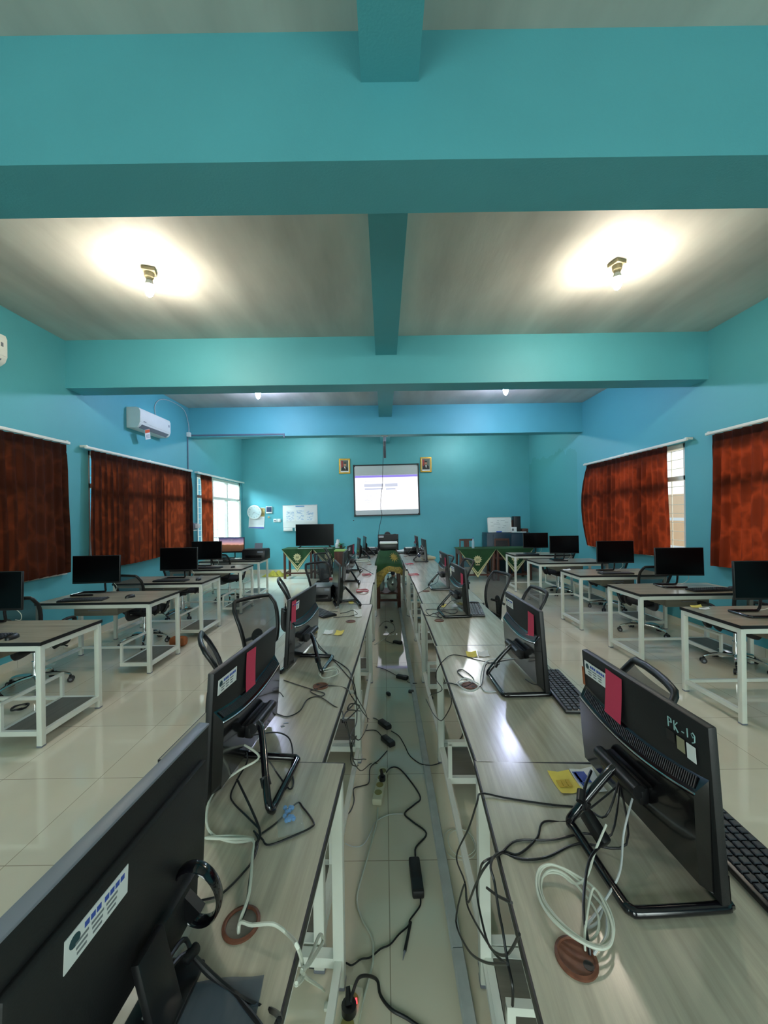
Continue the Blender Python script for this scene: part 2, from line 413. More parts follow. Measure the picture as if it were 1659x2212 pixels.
# ================================================================= CURTAINS
def curtain(label, X, sgn, y0, y1, group, flare=.04, seed=0, billow=0):
    """pleated curtain hanging a little off the wall; sgn points into the room"""
    t = thing('curtain', label, 'curtain', (X, (y0 + y1) / 2, 0), 0, group)
    n = int((y1 - y0) * 60); L = y1 - y0; rnd = random.Random(seed); ph = [rnd.uniform(0, 6.28) for _ in range(4)]
    def fn(u, v):
        z = 2.535 - v * 1.6
        y = -L / 2 + u * L
        k = min(1, v * 5)
        pl = math.sin(u * L * 2 * PI / .115 + .8 * math.sin(u * 9 + ph[0]))
        amp = .012 + .026 * k * (.55 + .45 * math.sin(u * 14 + ph[1]))
        x = sgn * (.085 + pl * amp + .02 * v * math.sin(u * 5 + ph[2]) + (.0 if v < .06 else .008))
        if v < .075: x = sgn * (.085 + .012 * pl)
        y2 = y + (.5 - u) * -2 * flare * v + .012 * math.sin(v * 7 + u * 20 + ph[3]) * v
        if billow and u > .86: x += sgn * billow * math.sin(v * PI) * (u - .86) * 7; 
        zz = z - .018 * v * math.sin(u * 6 + ph[1]) + (.006 * pl if v > .97 else 0)
        return (x, y2, zz)
    part('cloth', t, lambda b: b.grid(fn, n, 26), M['curtain'], ang=80)
    def hd(b):
        b.grid(lambda u, v: (sgn * (.09 + .016 * math.sin(u * L * 2 * PI / .115 + .8 * math.sin(u * 9 + ph[0]))), -L / 2 + u * L, 2.55 - v * .09), n, 2)
    part('heading_tape', t, hd, M['curtain'], ang=80)
    return t
G = 'brown curtains along the walls'
curtain('brown curtain filling the left wall window nearest the camera', XL, 1, 2.0, 4.78, G, seed=1)
curtain('brown curtain across the middle left wall window under the air conditioner', XL, 1, 5.2, 7.88, G, seed=2)
curtain('narrow brown curtain pushed aside at the far left window', XL, 1, 8.28, 8.86, G, seed=3, flare=.0)
curtain('orange glowing brown curtain on the right wall beside the frame edge', XR, -1, 2.0, 4.76, G, seed=4)
curtain('orange glowing brown curtain leaving the right window half bare', XR, -1, 5.52, 7.7, G, seed=5, flare=.02, billow=.12)
for X, s, y0, y1, lb in ((XL, 1, 1.9, 4.84, 'white curtain rail above the left curtain nearest the camera'), (XL, 1, 5.1, 7.93, 'white curtain rail above the middle left curtain'),
        (XL, 1, 8.2, 10.88, 'white curtain rail above the far left window'), (XR, -1, 1.9, 4.84, 'white curtain rail above the right curtain at the frame edge'), (XR, -1, 5.14, 7.8, 'white curtain rail above the half bare right window')):
    t = thing('curtain_rail', lb, 'rail', (X, 0, 2.575), 0, 'curtain rails')
    part('rail', t, lambda b: (b.box((s * .09, (y0 + y1) / 2, 0), (.035, y1 - y0, .035), .008), b.box((s * .055, (y0 + y1) / 2, .012), (.02, y1 - y0, .015))), M['white_metal'])
    for y in (y0 + .03, (y0 + y1) / 2, y1 - .03):
        part('bracket', t, lambda b: b.box((s * .045, y, .015), (.09, .03, .03)), M['white_metal'])

# ================================================================= LAMPS
def bulb_lamp(x, y, label, col, s):
    t = thing('bulb_lamp', label, 'lamp', (x, y, ZC), 20, 'bare bulbs on the ceiling')
    part('lamp_holder', t, lambda b: (b.box((0, 0, -.018), (.11, .11, .036), .006), b.lathe([(.042, -.036), (.040, -.075), (.03, -.085), (.028, -.1)][::-1], 20)), M['lamp_base'], 'holder')
    part('bulb_base', t, lambda b: b.lathe([(.02, -.098), (.026, -.104), (.038, -.142), (.041, -.15), (.038, -.152)][::-1], 22), M['white_plastic'], 'bulb_base')
    part('bulb', t, lambda b: b.lathe([(.041, -.15), (.043, -.16), (.041, -.185), (.035, -.215), (.024, -.24), (.002, -.256)][::-1], 22), emit('lit_bulb', col, s), None)
WARM, COOL = (255, 241, 222), (208, 218, 255)
LS = 720
bulb_lamp(-2.12, 3.52, 'lit bare bulb on the near left ceiling panel', WARM, LS)
bulb_lamp(2.16, 3.51, 'lit bare bulb on the near right ceiling panel', WARM, LS)
bulb_lamp(-2.14, 6.62, 'lit bare bulb on the left of the middle ceiling bay beyond the second beam', COOL, LS * 1.35)
bulb_lamp(2.12, 6.6, 'lit bare bulb on the right of the middle ceiling bay beyond the second beam', COOL, LS * 1.35)
for x in (-2.12, 2.14):
    bulb_lamp(x, 9.6, 'lit bare bulb in the last ceiling bay, hidden by the far beam', (236, 240, 240), LS)

# ================================================================= DESKS
TOPZ = .75
def desk(label, x, y, rz, group, grommet=True):
    """steel framed desk, 1.2 x 0.6 m; the sitter is on the local -Y side; low shelf at the +X end"""
    t = thing('computer_desk', label, 'desk', (x, y, 0), rz, group)
    part('tabletop', t, lambda b: b.box((0, 0, .7385), (1.192, .592, .023)), M['laminate'], 'top')
    def edge(b):
        b.box((0, -.298, .7375), (1.2, .005, .0245)); b.box((0, .298, .7375), (1.2, .005, .0245))
        b.box((-.598, 0, .7375), (.005, .591, .0245)); b.box((.598, 0, .7375), (.005, .591, .0245))
    part('edge_band', t, edge, M['black_edge'], 'edge')
    for sx in (-1, 1):
        for sy in (-1, 1):
            lg = part('leg', t, lambda b: b.box((0, 0, .3625), (.038, .038, .715), .003), M['white_metal'], 'leg', (sx * .575, sy * .275, .0))
            part('foot_cap', lg, lambda b: b.box((0, 0, .006), (.041, .041, .012), .003), M['grey_plastic'], 'cap')
    def apron(b):
        for sy in (-1, 1): b.box((0, sy * .275, .705), (1.15, .034, .038))
        for sx in (-1, 1): b.box((sx * .575, 0, .705), (.034, .55, .038))
    part('apron_frame', t, apron, M['white_metal'], 'apron')
    part('end_rail', t, lambda b: b.box((-.575, 0, .09), (.034, .52, .034)), M['white_metal'], 'erail')
    part('end_rail', t, lambda b: b.box((.575, 0, .09), (.034, .52, .034)), M['white_metal'], 'erail2')
    part('stretcher', t, lambda b: b.box((0, .275, .09), (1.12, .025, .025)), M['white_metal'], 'stretch')
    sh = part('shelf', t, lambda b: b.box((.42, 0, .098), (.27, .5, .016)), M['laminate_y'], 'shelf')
    part('shelf_frame', sh, lambda b: (b.box((.42, -.265, .09), (.31, .025, .034)), b.box((.42, .265, .09), (.31, .025, .034)), b.box((.275, 0, .09), (.025, .53, .034))), M['white_metal'], 'shelff')
    part('shelf_guard', t, lambda b: (b.box((.275, -.262, .2), (.022, .022, .2)), b.box((.275, .262, .2), (.022, .022, .2)), b.box((.275, 0, .3), (.022, .546, .022))), M['white_metal'], 'guard')
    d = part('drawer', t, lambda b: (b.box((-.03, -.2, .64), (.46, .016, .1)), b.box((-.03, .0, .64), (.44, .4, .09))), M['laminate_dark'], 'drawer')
    part('drawer_handle', d, lambda b: b.tube([(-.1, -.208, .65), (-.1, -.226, .65), (.04, -.226, .65), (.04, -.208, .65)], .005, 6), M['grey_plastic'], 'dhandle')
    if grommet:
        def gr(b):
            pr = [(.040, 0), (.05, 0), (.05, .004), (.043, .006), (.040, .004)]
            n = 32; R = [[b.bm.verts.new((r * math.cos(2 * PI * k / n), r * math.sin(2 * PI * k / n), z)) for k in range(n)] for r, z in pr]
            for a in range(5):
                A, B2 = R[a], R[(a + 1) % 5]
                for k in range(n): b.bm.faces.new((A[k], A[(k + 1) % n], B2[(k + 1) % n], B2[k]))
        g = part('cable_grommet', t, gr, M['rust'], 'grom', grommet[:3]); g.scale = (.78, .78, 1)
        if grommet[3]: part('lid', g, lambda b: (b.cyl((0, 0, .0004), (0, 0, .0035), .041, 28), b.cyl((-.018, -.022, .003), (-.018, -.022, .0042), .012, 16, 1)), [M['rust'], M['black_matte']], 'lid')
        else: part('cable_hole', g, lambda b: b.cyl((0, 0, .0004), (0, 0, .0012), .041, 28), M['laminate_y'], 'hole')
    return t
ORD = ['nearest the camera', 'second from the camera', 'third from the camera', 'fourth from the camera', 'fifth from the camera', 'sixth from the camera', 'farthest from the camera']
GL, GR = 'desks along the left wall', 'desks along the right wall'
LD = [(2.72, .0), (3.99, .0), (5.13, .0), (6.39, 0), (7.56, 0)]
for i, (y, _) in enumerate(LD):
    lb = 'white framed desk along the left wall, ' + (ORD[i] if i < 4 else 'the one carrying a dark printer')
    desk(lb, -3.045 + (.0 if i < 3 else .06 if i == 3 else -.02), y + .3, 0, GL, False)
RD = [2.88, 4.02, 5.25, 6.62, 7.88]
for i, y in enumerate(RD):
    lb = 'white framed desk along the right wall, ' + (ORD[i] if i < 4 else 'the farthest, before the green table')
    desk(lb, 3.265, y + .3, 0, GR, False)
GCL, GCR = 'desks of the left centre row', 'desks of the right centre row'
CLD = [(-.485, .77, -3.5), (-.495, 1.966, -3), (-.445, 3.15, -2), (-.45, 4.35, 0), (-.435, 5.55, 0), (-.43, 6.745, 0), (-.43, 7.94, 0)]
for i, (x, y, a) in enumerate(CLD):
    desk('grey topped desk in the left centre row, ' + ORD[i], x, y, -90 + a, GCL, (0.0, .16, .75, 1) if i else (-.06, .165, .75, 0))
CRD = [(.562, .735, -4), (.618, 1.935, -.8), (.638, 3.135, 0), (.665, 4.34, 0), (.66, 5.53, 0), (.64, 6.72, 0), (.63, 7.92, 0)]
for i, (x, y, a) in enumerate(CRD):
    desk('grey topped desk in the right centre row, ' + ORD[i], x, y, 90 + a, GCR, (0.0, .2, .75, 1))
desk('desk standing across the far end of the aisle under the projection screen', .1, 9.0, 180, None, False)
# ================================================================= ALL-IN-ONE COMPUTERS
TILT = (-4, 0, 0); PV = (0, 0, .2)
SAG = .03
def back_hump(b):
    n = 24
    rows = [[(u * .236, .0105, .088 - SAG * (1 - u * u)), (u * .226, .036, .058 - SAG * (1 - u * u)), (u * .226, .040, .050 - SAG * (1 - u * u)), (u * .224, .042, -.06), (u * .222, .040, -.148), (u * .226, .0105, -.170)] for u in [-1 + 2 * i / n for i in range(n + 1)]]
    V = [[b.bm.verts.new(p) for p in r] for r in rows]
    for i in range(n):
        for j in range(5): b.bm.faces.new((V[i][j], V[i + 1][j], V[i + 1][j + 1], V[i][j + 1]))
    b.bm.faces.new(V[0]); b.bm.faces.new(V[-1][::-1])
def hump_line(): return [(u / 12 * .226, .0385, .0555 - SAG * (1 - (u / 12) ** 2)) for u in range(-12, 13)]
def vents(b):
    for i in range(-34, 35):
        u = i / 36; z0 = .073 - SAG * (1 - u * u)
        b.box((u * .226, .0242, z0 + .001), (.0026, .003, .026), M=rotx(41) @ roty(18))
def stand_mesh(foot, short):
    """flat tube loop on the desk plus one slanting arm that climbs from its rear corner to the hinge"""
    def f(b):
        z = .0115
        b.tube([(foot * .25 + .0, .072, .165), (foot * .35, .10, .14), (foot, .185, .045), (foot + .003 * (1 if foot >= 0 else -1), .2, .016), (foot - .012, .196, z), (foot - .06, .196, z),
                (short + .03, .196, z), (short + .006, .19, z), (short, .165, z), (short, .0, z), (short + .004, -.022, z), (short + .03, -.03, z), (foot + .02, -.03, z + .002)], .0112, 10, smooth=4)
    return f
def label_sticker(b):
    b.box((0, 0, 0), (.115, .0012, .046), mat=0)
    b.cyl((.042, .0004, .008), (.042, .001, .008), .009, 16, mat=2)
    for i in range(7): b.box((.022 - i * .0105 - (.004 if i > 2 else 0), .0008, .012), (.008, .0006, .008), mat=1)
    for r in range(3):
        for i in range(3): b.box((.03 - i * .027, .0008, .001 - r * .008), (.022 - r * .003, .0006, .0035), mat=3)
LAB = [M['paper'], M['ink_blue'], M['ink_teal'], M['ink_grey']]
def paper_sheet(w, h, curl=.006):
    return lambda b: b.grid(lambda u, v: ((u - .5) * w + .004 * v, .0015 + curl * v * v, -v * h), 4, 8)
def aio(label, x, y, rz, group, foot=.0, short=-.235, paper=None, label_on=True, z=TOPZ, wallpaper=False, tilt=TILT, trim=True):
    t = thing('desktop_computer', label, 'computer', (x, y, z), rz, group)
    K = dict(loc=PV, rot=tilt)
    part('screen_panel', t, lambda b: b.box((0, 0, .0125), (.486, .021, .385), .004), M['black_matte'], 'aio_panel', **K)
    d = part('display', t, lambda b: b.box((0, -.0106, .035), (.472, .0012, .29)), M['screen'], 'aio_disp', **K)
    if wallpaper:
        wp(d)
    part('chin', t, lambda b: b.box((0, -.0108, -.146), (.484, .0014, .06)), M['gloss_black'], 'aio_chin', **K)
    part('back_cover', t, back_hump, M['gloss_black'], 'aio_hump', ang=25, **K)
    part('trim_line', t, lambda b: b.tube(hump_line(), .0022, 6), M['chrome'], 'aio_trim', **K)
    part('vent_grille', t, vents, M['black'], 'aio_vent', **K)
    part('hinge', t, lambda b: (b.box((.0, .054, -.055), (.17, .03, .045), .008), b.cyl((-.085, .068, -.04), (.085, .068, -.04), .017, 16)), M['black'], 'aio_hinge', **K)
    part('stand', t, stand_mesh(foot, short), M['tube_black'], 'aio_stand%s%s' % (foot, short), ang=60)
    part('cable_clip', t, lambda b: (b.cyl((foot * .8, .155, .075), (foot * .85, .167, .055), .015, 12)), M['black'], 'clip%s' % foot)
    if label_on: part('inventory_sticker', t, label_sticker, LAB, 'aio_label', loc=(.165, .0245, .352), rot=tilt, label='white inventory sticker with blue heading')
    if paper is not None:
        for j, (px, pz, w, h, mt) in enumerate(paper):
            part('paper_note', t, paper_sheet(w, h), M[mt], 'note%s%s%s' % (w, h, mt), loc=(px, .026, pz), rot=(-3, [-2, 16][j % 2], 0), label=('crimson' if mt == 'pink' else 'pale pink') + ' paper note')
    return t
def wp(d, y=-.0114):
    """evening landscape wallpaper on the lit screen"""
    m, nt, p = new_mat('lit_wallpaper'); N, L = nt.nodes, nt.links
    tc = N.new('ShaderNodeTexCoord'); sp = N.new('ShaderNodeSeparateXYZ'); L.new(tc.outputs['Object'], sp.inputs[0])
    mr = N.new('ShaderNodeMapRange'); mr.inputs[1].default_value = -.12; mr.inputs[2].default_value = .16; L.new(sp.outputs['Z'], mr.inputs[0])
    nz = N.new('ShaderNodeTexNoise'); nz.inputs['Scale'].default_value = 9; L.new(tc.outputs['Object'], nz.inputs['Vector'])
    ad = N.new('ShaderNodeMath'); ad.operation = 'MULTIPLY_ADD'; ad.inputs[1].default_value = .16; L.new(nz.outputs['Fac'], ad.inputs[0]); L.new(mr.outputs[0], ad.inputs[2])
    rp = N.new('ShaderNodeValToRGB'); e = rp.color_ramp.elements
    e[0].position = .1; e[0].color = lin((46, 30, 20)); e[1].position = 1; e[1].color = lin((40, 44, 70))
    for ps, cc in ((.5, (70, 48, 30)), (.56, (150, 110, 100)), (.75, (112, 94, 110))):
        q = e.new(ps); q.color = lin(cc)
    L.new(ad.outputs[0], rp.inputs[0]); p.inputs['Base Color'].default_value = (0, 0, 0, 1)
    L.new(rp.outputs[0], p.inputs['Emission Color']); p.inputs['Emission Strength'].default_value = 1.0
    part('wallpaper', d, lambda b: b.box((0, y, .01), (.490, .0006, .284)), m)
    part('screen_clock', d, lambda b: [b.box((-.02 + i * .013, y - .0005, .10), (.009, .0004, .016)) for i in range(4)], M['paper'])
def strokes(lines, r=.0016):
    return lambda b: [b.tube([(px, 0, pz) for px, pz in l], r, 5) for l in lines]
GM, GML, GMR = 'computers of the right centre row', 'computers of the left centre row', None
GML = 'computers of the left centre row'
PN = lambda x, z=.392: [(x, z, .075, .135, 'pink')]
r1 = aio('black desktop computer seen from behind with PK-19 written on its corner', .70, 1.065, 92.5, GM, paper=PN(.07))
# PK-19 in paint pen, three small stickers and an orange label (back seen: left is +X)
T4 = dict(rot=TILT)
part('handwriting', r1, strokes([[(0, -.012), (0, .012), (-.009, .010), (-.010, .002), (-.001, 0)], [(-.018, -.012), (-.018, .011)], [(-.028, .011), (-.019, 0), (-.029, -.012)],
     [(-.040, -.003), (-.046, -.003)], [(-.056, .013), (-.056, -.007)], [(-.076, .006), (-.071, .011), (-.066, .006), (-.071, 0), (-.076, .006), (-.075, -.008), (-.068, -.013)]], .0014), M['chalk'], loc=(-.135, .0262, .362), **T4)
part('sticker', r1, lambda b: b.box((0, 0, 0), (.026, .001, .026)), M['black'], loc=(-.140, .0247, .330), label='small dark sticker', **T4)
part('sticker', r1, lambda b: b.box((0, 0, 0), (.022, .001, .032)), pm('tan_sticker', (150, 144, 116), .7), loc=(-.170, .0245, .326), label='small tan sticker', **T4)
part('sticker', r1, lambda b: b.box((0, 0, 0), (.024, .001, .036)), M['paper'], loc=(-.199, .0243, .324), label='small white sticker', **T4)
part('sticker', r1, lambda b: b.box((0, 0, 0), (.012, .001, .06)), M['orange_tape'], loc=(.234, .0235, .318), label='orange sticker', **T4)
aio('black desktop computer in the right centre row with two pink papers on its back', .743, 2.05, 91, GM, paper=[(-.15, .375, .075, .135, 'pink'), (-.085, .25, .085, .11, 'pale_pink')])
aio('black computer in the right centre row, third from the camera, beside a mouse', .673, 3.45, 93.5, GM, paper=PN(-.17, .36))
aio('black desktop computer in the right centre row, fourth from the camera, with a pink paper', .723, 4.61, 92, GM, paper=PN(-.16, .365))
aio('black desktop computer in the right centre row, standing near a cream cloth on the desk', .745, 7.2, 93, GM, label_on=False)
aio('farthest black desktop computer in the right centre row, with a pink paper on its back', .70, 8.3, 92, GM, paper=PN(.0, .36), label_on=False)
L = dict(foot=.245, short=-.0)
aio('black desktop computer seen from behind with one crimson paper in the left centre row', -.51, 1.385, -96, GML, paper=PN(-.0), **L)
aio('black desktop computer in the left centre row with a crimson paper on its near corner', -.518, 2.37, -97, GML, paper=[(.195, .392, .07, .15, 'pink')], **L)
aio('left centre row computer turned so its screen shows, beside a black box', -.487, 3.84, -76.5, GML, label_on=False, **L)
aio('black computer in the left centre row, fifth from the camera', -.523, 5.02, -90, GML, label_on=False, **L)
aio('black desktop computer in the left centre row with a crimson paper, sixth from the camera', -.54, 6.04, -97, GML, paper=PN(-.12), **L)
aio('thin edge-on computer in the left centre row, left one of the far pair', -.53, 7.85, -80, GML, label_on=False, **L)
aio('thin edge-on computer in the left centre row, right one of the far pair', -.44, 8.4, -81, GML, label_on=False, **L)
adm = aio('computer seen from behind at the far end of the aisle, under the projection screen', .09, 9.12, 180, None, label_on=True)
part('webcam', adm, lambda b: (b.box((-.16, 0, .40), (.07, .03, .025), .008), b.cyl((-.16, -.015, .40), (-.16, -.02, .40), .009)), M['black'])
GSL, GSR = 'computers on the left wall desks', 'computers on the right wall desks'
def wide(label, x, y, rz, group, wallpaper=False):
    """wide screen floating on a bent tube stand, facing the camera"""
    t = thing('desktop_computer', label, 'computer', (x, y, TOPZ), rz, group)
    K = dict(loc=(0, 0, .287), rot=(-2, 0, 0))
    part('screen_panel', t, lambda b: b.box((0, 0, 0), (.52, .022, .32), .004), M['black'], 'w_panel', **K)
    d = part('display', t, lambda b: b.box((0, -.0115, .006), (.508, .0012, .296)), M['screen'], 'w_disp', **K)
    if wallpaper: wp(d, -.0126)
    part('back_cover', t, lambda b: b.box((0, .022, -.05), (.42, .026, .19), .01), M['black'], 'w_back', **K)
    part('hinge', t, lambda b: b.box((.03, .045, -.06), (.13, .03, .05), .008), M['black'], 'w_hinge', **K)
    part('stand', t, lambda b: b.tube([(.03, .05, .23), (.035, .075, .19), (.035, .09, .06), (.03, .10, .02), (.0, .10, .0115), (-.19, .10, .0115), (-.215, .095, .0115), (-.22, .07, .0115), (-.22, -.08, .0115), (-.21, -.1, .0115), (-.18, -.105, .0115), (.02, -.105, .0115)], .0112, 8, smooth=4), M['tube_black'], 'w_stand', ang=60)
    part('cord', t, lambda b: b.tube([(.1, .04, .17), (.16, .09, .08), (.12, .14, .01), (.05, .17, .004)], .003, 6, smooth=4), M['white_cable'], 'w_cord')
    return t
wide('black screen computer on the nearest left wall desk, cut by the frame edge', -3.25, 3.16, 3, GSL)
wide('black screen computer on the second left wall desk from the camera', -3.32, 4.43, 4, GSL)
wide('black screen computer on the third left wall desk from the camera', -2.90, 5.42, 2, GSL)
wide('black screen computer on the fourth left wall desk, before the lit one', -3.12, 6.75, 2, GSL)
wide('computer with a lit evening landscape on its screen beside the far left window', -3.17, 7.98, 4, GSL, True)
wide('black screen computer on the nearest right wall desk, cut by the frame edge', 3.14, 3.17, -2, GSR)
wide('black screen computer on the second right wall desk from the camera, under the bare window', 3.368, 4.40, -6, GSR)
wide('black screen computer on the third right wall desk from the camera, under the billowing curtain', 3.328, 5.55, -3, GSR)
wide('black screen computer on the fourth right wall desk from the camera', 3.24, 6.93, -2, GSR)
wide('black screen computer on the farthest right wall desk, before the dark cabinet', 3.185, 8.1, -2, GSR)

# the flat-backed monitor at the lower left corner of the photo
t = thing('monitor', 'large flat-backed black monitor with a long white sticker, nearest on the left', 'monitor', (-.455, .655, TOPZ), -94)
K = dict(loc=(0, 0, .2), rot=(-3, 0, 0))
part('screen_panel', t, lambda b: b.box((0, 0, .015), (.50, .022, .345), .005), M['black_matte'], **K)
part('back_cover', t, lambda b: (b.box((0, .017, .0), (.44, .018, .25), .008), b.box((-.1, .028, -.12), (.14, .03, .09), .008)), M['black_matte'], **K)
part('display', t, lambda b: b.box((0, -.0115, .02), (.48, .0012, .3)), M['screen'], **K)
part('top_bezel', t, lambda b: b.box((0, -.001, .1855), (.498, .026, .006), .002), M['grey_plastic'], **K)
part('inventory_sticker', t, label_sticker, LAB, 'aio_label', loc=(.085, .0315, .285), rot=(-3, 0, 0), label='long white inventory sticker with blue heading')
part('stand_neck', t, lambda b: b.box((0, .062, .075), (.066, .016, .15), .004, M=rotx(14)), M['black'])
part('stand_foot', t, lambda b: b.box((0, .045, .006), (.2, .09, .012), .005), M['black'])
part('cable_ring', t, lambda b: b.tube([(-.13 + .012 * math.sin(a * PI / 16), .056 + .046 * math.cos(a * PI / 16), .105 + .068 * math.sin(a * PI / 16)) for a in range(32)], .013, 8, True, flat=.38), M['tube_black'])
part('ring_bracket', t, lambda b: b.bar((-.125, .028, .1), (-.125, .06, .07), .02, .03), M['black'])

# ================================================================= KEYBOARDS AND MICE
def keys(b):
    for r in range(5):
        for c in range(19):
            if r == 4 and 3 <= c <= 8:
                if c == 3: b.box((-.205 + 5.5 * .0225, -.052 + 0, .0195), (.13, .016, .007))
                continue
            b.box((-.205 + c * .0228, .048 - r * .0248, .0195), (.0188, .0195, .007), .002, seg=1)
def keyboard(label, x, y, rz, z=TOPZ, group='keyboards', cable=True):
    t = thing('keyboard', label, 'keyboard', (x, y, z), rz, group)
    part('body', t, lambda b: b.box((0, 0, .009), (.44, .14, .016), .005), M['black'], 'kb')
    part('keys', t, keys, M['key'], 'kbk', smooth=False)
    if cable: part('cord', t, lambda b: b.tube([(.05, .07, .01), (.05, .085, .004), (.07, .12, .003), (.12, .14, .003)], .002, 6, smooth=4), M['black'], 'kbc')
    return t
keyboard('charcoal keyboard at the right edge of the photo, behind the PK-19 computer', .885, .93, 88)
keyboard('charcoal keyboard beside the computer with two pink papers', .855, 1.87, 86)
keyboard('charcoal keyboard beside a mouse in the right centre row, third from the camera', .80, 3.45, 82)
keyboard('charcoal keyboard reaching out behind the second computer of the left centre row', -.655, 1.94, -80)
keyboard('charcoal keyboard turned askew on the left centre row beside a clear bag', -.61, 3.46, -52)
for lb, x, y, a in (('black keyboard on the nearest left wall desk', -3.02, 2.83, 3), ('black keyboard on the second left wall desk from the camera', -3.22, 4.10, 8), ('black keyboard on the third left wall desk from the camera', -2.93, 5.27, 0),
        ('black keyboard on the fourth left wall desk from the camera', -3.0, 6.55, 0), ('black keyboard before the computer with the lit screen', -3.0, 7.70, 0),
        ('black keyboard on the nearest right wall desk', 3.42, 3.03, 0), ('black keyboard on the second right wall desk, under the bare window', 3.52, 4.17, 4), ('black keyboard on the third right wall desk from the camera', 3.22, 5.36, 0), ('black keyboard on the farthest right wall desk', 2.95, 8.05 - .12, 0)):
    keyboard(lb, x, y, a, cable=False)
def mouse(label, x, y, rz, z=TOPZ):
    t = thing('mouse', label, 'mouse', (x, y, z), rz, 'mice')
    def f(b):
        b.grid(lambda u, v: (.031 * math.cos(u * 2 * PI) * math.sin(v * PI / 2) ** .6, .055 * math.sin(u * 2 * PI) * math.sin(v * PI / 2) ** .6, .034 * math.cos(v * PI / 2) ** .7), 20, 8, closed_u=True)
        b.cyl((0, 0, 0), (0, 0, .003), .03, 20)
    part('shell', t, f, M['black'], 'ms', ang=70)
    part('wheel', t, lambda b: b.cyl((-.004, .035, .026), (.004, .035, .026), .007, 12), M['grey_plastic'], 'msw')
for lb, x, y, a in (('black mouse beside the keyboard in the right centre row', .845, 3.66, 80), ('black mouse on the nearest left wall desk', -2.74, 2.82, 10), ('black mouse on the second left wall desk from the camera', -2.80, 4.22, -20),
        ('black mouse on the third left wall desk from the camera', -2.58, 5.32, 0), ('black mouse on the fourth left wall desk from the camera', -2.60, 6.58, 0), ('black mouse on the second right wall desk, under the bare window', 3.80, 4.20, 0)):
    mouse(lb, x, y, a)

# ================================================================= OFFICE CHAIRS
def bx_(u, half):   # back surface: z up 0..1
    z = .47 + .44 * u
    y = -.215 + .03 * math.sin(u * PI * .9) - .11 * u * u
    return y, z
def back_outline():
    P = []
    for i in range(9):
        u = i / 8; y, z = bx_(u, 0); P.append((.13 + .065 * min(1, u * 1.25) ** .8 + (.0 if u < .93 else -.02), y - .0, z))
    y, z = bx_(1.02, 0)
    top = [(.16, y, z + .004), (.08, y - .01, z + .008), (0, y - .012, z + .009), (-.08, y - .01, z + .008), (-.16, y, z + .004)]
    lf = [(-p[0], p[1], p[2]) for p in P[::-1]]
    return P + top + lf + [(0, bx_(-.03, 0)[0], bx_(-.03, 0)[1])]
def mesh_panel(b):
    def fn(u, v):
        y, z = bx_(v, 0); w = .13 + .065 * min(1, v * 1.25) ** .8; s = 2 * u - 1
        return (s * w * .98, y + .028 * (s * s - 1) * -.6 - .0, z)
    b.grid(fn, 12, 12)
def office_chair(label, x, y, rz, group='mesh office chairs', arms=True):
    """sitter looks along local +Y"""
    t = thing('office_chair', label, 'chair', (x, y, 0), rz, group)
    def seat(b):
        def sp(c, e): return math.copysign(abs(c) ** e, c)
        b.grid(lambda u, v: (.235 * sp(math.cos(u * 2 * PI), .55) * math.sin(v * PI) ** .35, .03 + .215 * sp(math.sin(u * 2 * PI), .55) * math.sin(v * PI) ** .35, .44 + .042 * math.cos(v * PI)), 36, 12, closed_u=True)
    part('seat', t, seat, M['fabric'], 'c_seat', ang=70)
    bk = part('backrest', t, mesh_panel, M['mesh'], 'c_mesh', ang=80)
    part('back_frame', bk, lambda b: b.tube(back_outline(), .0135, 8, True, flat=1.3), M['black'], 'c_frame', ang=70)
    part('lumbar_support', bk, lambda b: (b.tube([(-.13, -.262, .60), (0, -.285, .60), (.13, -.262, .60)], .014, 8, smooth=4), b.lathe([(.05, -.005), (.055, 0), (.05, .005)], 20, Matrix.Translation((0, -.262, .62)) @ rotx(90))), M['black'], 'c_lumb')
    part('back_bracket', t, lambda b: b.tube([(0, -.05, .39), (0, -.22, .385), (0, -.275, .42), (0, -.275, .55), (0, -.268, .62)], .02, 8, smooth=4, flat=1.8), M['black'], 'c_brk')
    for s in ((-1, 1) if arms else ()):
        part('armrest', t, lambda b: b.tube([(s * .2, -.08, .40), (s * .27, -.09, .46), (s * .28, -.11, .60), (s * .275, -.08, .645), (s * .27, .06, .645), (s * .275, .12, .62), (s * .275, .08, .52), (s * .25, .05, .42), (s * .2, .05, .40)], .014, 8, smooth=4, flat=1.5), M['black'], 'c_arm%d' % s, ang=70)
    part('mechanism', t, lambda b: (b.box((0, 0, .385), (.16, .2, .04), .01), b.tube([(.05, .05, .38), (.22, .05, .38), (.25, .05, .365)], .007, 6)), M['black'], 'c_mech')
    part('gas_cylinder', t, lambda b: (b.cyl((0, 0, .11), (0, 0, .26), .027, 18), b.cyl((0, 0, .26), (0, 0, .38), .016, 18)), M['chrome'], 'c_cyl')
    for k in range(5):
        g = part('base_leg', t, lambda b: b.tube([(.02, 0, .115), (.12, 0, .115), (.22, 0, .095), (.265, 0, .075)], lambda q: .021 - .008 * q, 8, smooth=3), M['chrome'], 'c_leg', rot=(0, 0, 72 * k + 18))
        part('caster', g, lambda b: (b.cyl((.27, -.026, .028), (.27, -.008, .028), .028, 18), b.cyl((.27, .008, .028), (.27, .026, .028), .028, 18), b.cyl((.27, -.03, .028), (.27, .03, .028), .012, 12, 1), b.cyl((.265, 0, .03), (.265, 0, .075), .011, 10), b.box((.27, 0, .048), (.04, .05, .012), .005)), [M['black'], M['grey_plastic']], 'c_cast')
    return t
